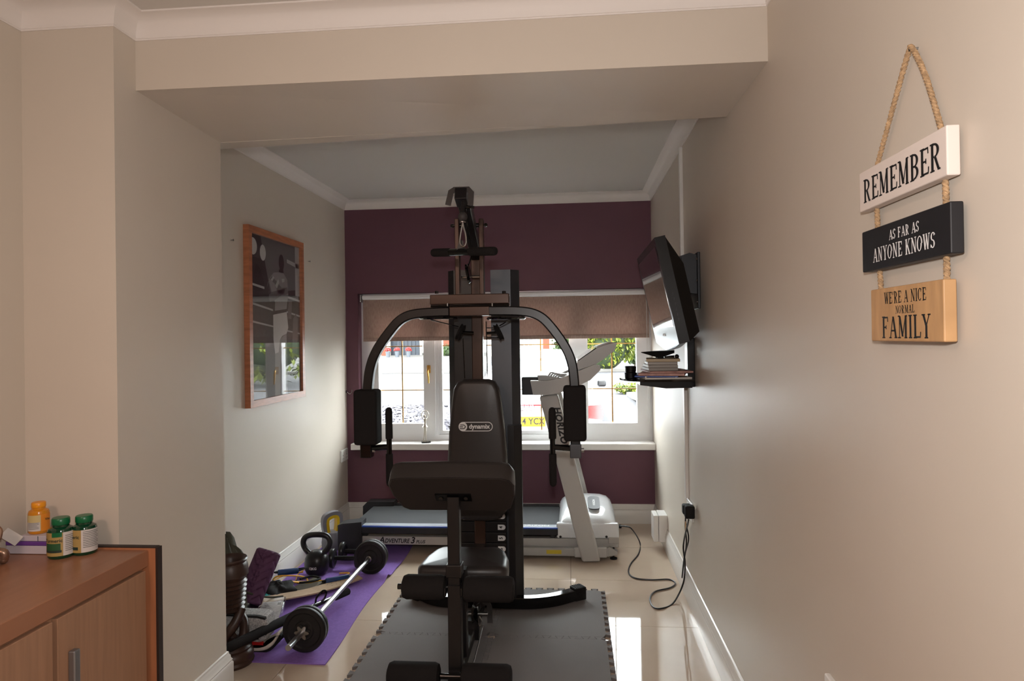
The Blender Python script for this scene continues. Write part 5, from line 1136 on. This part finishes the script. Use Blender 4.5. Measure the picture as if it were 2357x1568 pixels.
# training shoe
M('shoe_mesh', (196, 194, 192), .9, c2=(128, 126, 126), nscale=160, bump=.5, bscale=260); M('shoe_white', (216, 206, 192), .5); M('shoe_red', (176, 30, 28), .5)
so_ = thing('training_shoe', 'grey mesh training shoe with red trim and white sole at the pile end', 'shoe', (-1.40, 2.84, 0))
sy0, sy1 = 2.868, 2.960
def shoe(o, ya, yb, nm, mat): return MB().prism([(-1.56+u, v) for u, v in o], ya, yb, lambda u, v, w: (u, w, v)).build(nm, mat, so_)
cs = lambda pts, n=5: [(p.x, p.z) for p in smooth_path([V(u, 0, v) for u, v in pts], n)]
sole = [(.02, .004)]+cs([(.10, .004), (.19, .006), (.235, .030), (.268, .075)])+cs([(.272, .092), (.255, .088), (.22, .055), (.18, .036), (.10, .034), (.02, .034)])
MB().pad([(-1.56+u, v) for u, v in sole], .10, .012, lambda u, v, w: (u, sy1+.004-w, v), 0).build('midsole', 'shoe_white', so_)
outs = [(.02, .0005)]+cs([(.10, .0005), (.195, .002), (.245, .026), (.28, .075)])+cs([(.272, .085), (.238, .034), (.19, .010), (.10, .008), (.02, .008)])
MB().prism([(-1.56+u, v) for u, v in outs], sy0-.006, sy1+.004, lambda u, v, w: (u, w, v)).build('outsole', 'black_rubber', so_)
upp = [(.02, .036), (.10, .036), (.175, .038), (.205, .055), (.212, .11), (.205, .152), (.17, .160), (.10, .160), (.02, .165)]
MB().pad([(-1.56+u, v) for u, v in upp], .095, .02, lambda u, v, w: (u, sy1-w, v), .004).build('mesh_upper', 'shoe_mesh', so_)
for o, mt, nm in (([(.02, .100), (.09, .092), (.15, .094), (.207, .110), (.210, .080), (.15, .074), (.09, .074), (.02, .082)], 'black_cloth', 'dark_stripe'), ([(.08, .058), (.12, .062), (.175, .066), (.178, .060), (.12, .054)], 'black_cloth', 'dark_stripe'), ([(.02, .160), (.10, .156), (.17, .154), (.206, .146), (.205, .156), (.17, .163), (.10, .163), (.02, .168)], 'black_cloth', 'collar'), ([(.06, .052), (.13, .050), (.19, .046), (.198, .036), (.12, .035), (.06, .036)], 'shoe_red', 'red_trim')):
    MB().prism([(-1.56+u, v) for u, v in o], sy0-.005, sy0+.01, lambda u, v, w: (u, w, v)).build(nm, mt, so_)
# black plastic tie-off strip lying over the heap
tag(MB().tube(smooth_path([(-1.53, 3.02, .21), (-1.50, 3.10, .16), (-1.46, 3.16, .13), (-1.42, 3.2, .12)], 5), .005, 8).build('cloth_strap', 'olive_cloth'), 'thin olive strap trailing over the beige belt', 'strap')
# ------------------------------------------------------------------ sideboard and what stands on it
M('oak_veneer', (160, 122, 96), .4, spec=.4, noise=.10, nscale=14, stretch=(1, 5, .3)); M('oak_top', (152, 106, 80), .3, spec=.45, noise=.08, nscale=10, stretch=(6, .35, 1)); M('oak_orange', (172, 112, 78), .3, noise=.14, nscale=12, stretch=(3, 3, .4)); M('dark_edge', (46, 34, 30), .5)
M('handle_metal', (150, 152, 156), .35, metal=.8)
SX, SZ = -1.258, .755
sb = thing('sideboard', 'oak veneer sideboard with metal handles in the left foreground', 'sideboard', (-1.47, 1.2, 0))
MB().box(XW+.004, SX-.012, .62, 1.895, .07, SZ-.048).build('carcass', 'oak_veneer', sb)
MB().rbox(XW+.003, SX, .60, 1.905, SZ-.048, SZ, .002).build('top', 'oak_top', sb)
MB().box(XW+.03, SX-.05, .66, 1.86, .0, .07).build('plinth', 'dark_edge', sb)
for y0, y1, hy in ((1.545, 1.888, 1.588), (1.185, 1.530, 1.225), (.64, 1.17, 1.09)):
    d = MB().rbox(SX-.012, SX+.004, y0, y1, .09, SZ-.055, .002).build('door', 'oak_veneer', sb)
    MB().rbox(SX+.004, SX+.022, hy-.011, hy+.011, .36, .607, .004).build('handle', 'handle_metal', d)
bd = thing('upright_board', 'orange wooden board with dark edge wedged behind the sideboard', 'board', (-1.45, 1.917, 0))
MB().box(XW+.005, -1.236, 1.909, 1.926, .0, .760).build('panel', 'oak_orange', bd)
MB().box(-1.236, -1.2285, 1.907, 1.928, .0, .762).build('edge_strip', 'dark_edge', bd)
MB().box(XW+.005, -1.236, 1.907, 1.928, .760, .763).build('edge_strip', 'dark_edge', bd)
M('glass_green', (8, 58, 36), .1, spec=.6, coat=.4); M('cap_green', (16, 100, 60), .3); M('label_gold', (170, 142, 84), .5); M('label_white', (206, 200, 196), .5); M('label_green', (40, 84, 50), .5); M('label_dark', (36, 52, 44), .5)
M('cap_orange', (232, 150, 24), .35); M('amber', (206, 132, 24), .2, coat=.3); M('label_cream', (206, 186, 130), .5); M('label_orange', (226, 138, 40), .5)
def bottle(lab, c, s, rz, body, cap, patches):
    t = thing('pill_bottle', lab, 'bottle', c, None, (0, 0, rz)); S = s
    MB().lathe([(.001, 0), (.030*S, 0), (.0335*S, .004*S), (.034*S, .012*S), (.034*S, .074*S), (.031*S, .083*S), (.022*S, .088*S), (.0215*S, .094*S), (.001, .094*S)], (0, 0, 0), 30).build('bottle_body', body, t, local=True)
    MB().lathe([(.001, .094*S), (.0225*S, .0945*S), (.0232*S, .097*S), (.0232*S, .110*S), (.021*S, .113*S), (.001, .1135*S)], (0, 0, 0), 30).build('cap', cap, t, local=True)
    for a0, a1, z0, z1, mt, nm in patches:
        b = MB(); n = 10; R = .0345*S+.0002*len(t.children)
        vs = [(R*math.cos(math.radians(a0+(a1-a0)*i/n)), R*math.sin(math.radians(a0+(a1-a0)*i/n)), z*S) for i in range(n+1) for z in (z0, z1)]
        b.add(vs, [(2*i, 2*i+2, 2*i+3, 2*i+1) for i in range(n)]); b.build(nm, mt, t, local=True)
    return t
def btext(t, s, txt, size, a, z, mat, nm='lettering'):
    R = .0345*s+.0022; text_mesh(txt, size, lambda u, v, w: (R*math.cos(math.radians(a)+u/R), R*math.sin(math.radians(a)+u/R), z*s+v), bold=.0002).build(nm, mat, t, local=True, smooth=0)
cam_a = lambda x, y: math.degrees(math.atan2(-y, -x))
def text_lines(t, s, a0, a1, z0, z1, n):
    for i in range(n):
        z = z1-(z1-z0)*i/n; R = .0345*s+.0021; m_ = 8; e = a1-(8 if i % 3 == 2 else 0)
        b = MB(); vs = [(R*math.cos(math.radians(a0+(e-a0)*k/m_)), R*math.sin(math.radians(a0+(e-a0)*k/m_)), q*s) for k in range(m_+1) for q in (z, z+.0011)]
        b.add(vs, [(2*k, 2*k+2, 2*k+3, 2*k+1) for k in range(m_)]); b.build('fine_print', 'label_dark', t, local=True)
c = V(-1.478, 1.838, SZ); A = cam_a(c.x, c.y)
t = bottle('green bottle of turmeric tablets standing nearer the sideboard front', c, 1.0, 0, 'glass_green', 'cap_green', [(A-100, A+8, .010, .076, 'label_gold', 'label'), (A+8, A+80, .010, .076, 'label_white', 'label'), (A-75, A-2, .022, .046, 'label_green', 'label_picture'), (A-38, A+4, .064, .0765, 'cap_green', 'label_flash'), (A-75, A+2, .020, .027, 'label_dark', 'label_band')])
btext(t, 1.0, 'Turmeric', .0135, A-34, .054, 'label_dark'); text_lines(t, 1.0, A+16, A+70, .018, .066, 9)
c = V(-1.432, 1.872, SZ); A = cam_a(c.x, c.y)
t = bottle('green bottle of turmeric tablets standing nearer the corner', c, .98, 0, 'glass_green', 'cap_green', [(A-120, A-14, .010, .076, 'label_gold', 'label'), (A-14, A+75, .010, .076, 'label_white', 'label'), (A-90, A-28, .018, .027, 'label_dark', 'label_band')])
btext(t, .98, 'Turmeric', .0135, A-62, .056, 'label_dark'); text_lines(t, .98, A-6, A+66, .020, .070, 10)
bxz = SZ+.001
bx_ = thing('purple_box', 'white and purple carton lying flat behind the bottles', 'carton', (-1.58, 1.86, SZ))
M('carton_white', (196, 188, 196), .5); M('carton_purple', (104, 62, 142), .5)
MB().rbox(-1.66, -1.46, 1.85, 1.925, bxz, bxz+.024, .002).build('carton_body', 'carton_white', bx_)
MB().rbox(-1.661, -1.459, 1.849, 1.926, bxz+.0245, bxz+.036, .002).build('carton_lid', 'carton_purple', bx_)
zk = bxz+.0365
b2 = thing('tablet_packet', 'small white and lilac tablet packet on the purple carton', 'packet', (-1.55, 1.87, zk))
MB().rbox(-1.62, -1.495, 1.853, 1.925, zk, zk+.016, .0015).build('packet_body', 'carton_white', b2); MB().box(-1.563, -1.561, 1.8525, 1.8527, zk+.001, zk+.015).build('stripe', 'label_dark', b2)
bl_ = MB(); q = V(-1.632, 1.838, zk+.001); bl_.obox(q+V(0, 0, .016), (.055, .03, .002), Matrix.Rotation(.5, 3, 'Y') @ Matrix.Rotation(.9, 3, 'X')); tag(bl_.build('leaflet', 'label_white', smooth=0), 'folded white leaflet leaning on the tablet packet', 'leaflet')
c = V(-1.588, 1.888, zk+.0165); A = cam_a(c.x, c.y)
t = bottle('amber bottle with bright orange cap on top of the packet', c, .80, 0, 'amber', 'cap_orange', [(A-80, A+10, .012, .070, 'label_cream', 'label'), (A-80, A+6, .012, .044, 'label_white', 'label'), (A+10, A+75, .010, .072, 'label_orange', 'label')])
text_lines(t, .8, A-60, A, .016, .042, 5); btext(t, .8, 'Vita', .010, A+46, .052, 'label_dark')
# bronze ornament at the left edge
M('old_bronze', (150, 122, 104), .3, metal=.7)
orn = thing('bronze_ornament', 'knobbly bronze ornament standing on the sideboard at the left edge', 'ornament', (-1.626, 1.74, SZ))
orn.scale = (1.18, 1.18, 1.12)
o_ = MB()
o_.ball((0, 0, .048), .028, 16, 12, sq=(1, 1, 1.2)); o_.build('belly', 'old_bronze', orn, local=True)
MB().ball((.0, 0, .092), .020, 14, 10).build('chest', 'old_bronze', orn, local=True)
MB().ball((.002, 0, .124), .015, 14, 10).build('head', 'old_bronze', orn, local=True)
for s in (-1, 1):
    MB().tube(smooth_path([(.008*s, .012*s, .10), (.020, .020*s, .085), (.024, .012*s, .065)], 5), .007, 8).build('arm', 'old_bronze', orn, local=True)
    MB().tube(smooth_path([(.006, .014*s, .035), (.03, .022*s, .028), (.026, .024*s, .010)], 5), .010, 10).build('leg', 'old_bronze', orn, local=True)
    MB().ball((.026, .024*s, .011), .011, 10, 8).build('foot', 'old_bronze', orn, local=True)
MB().tube(smooth_path([(0, 0, .134), (.006, .004, .146), (-.004, -.003, .156), (.003, 0, .166)], 5), .005, 8).build('topknot', 'old_bronze', orn, local=True)
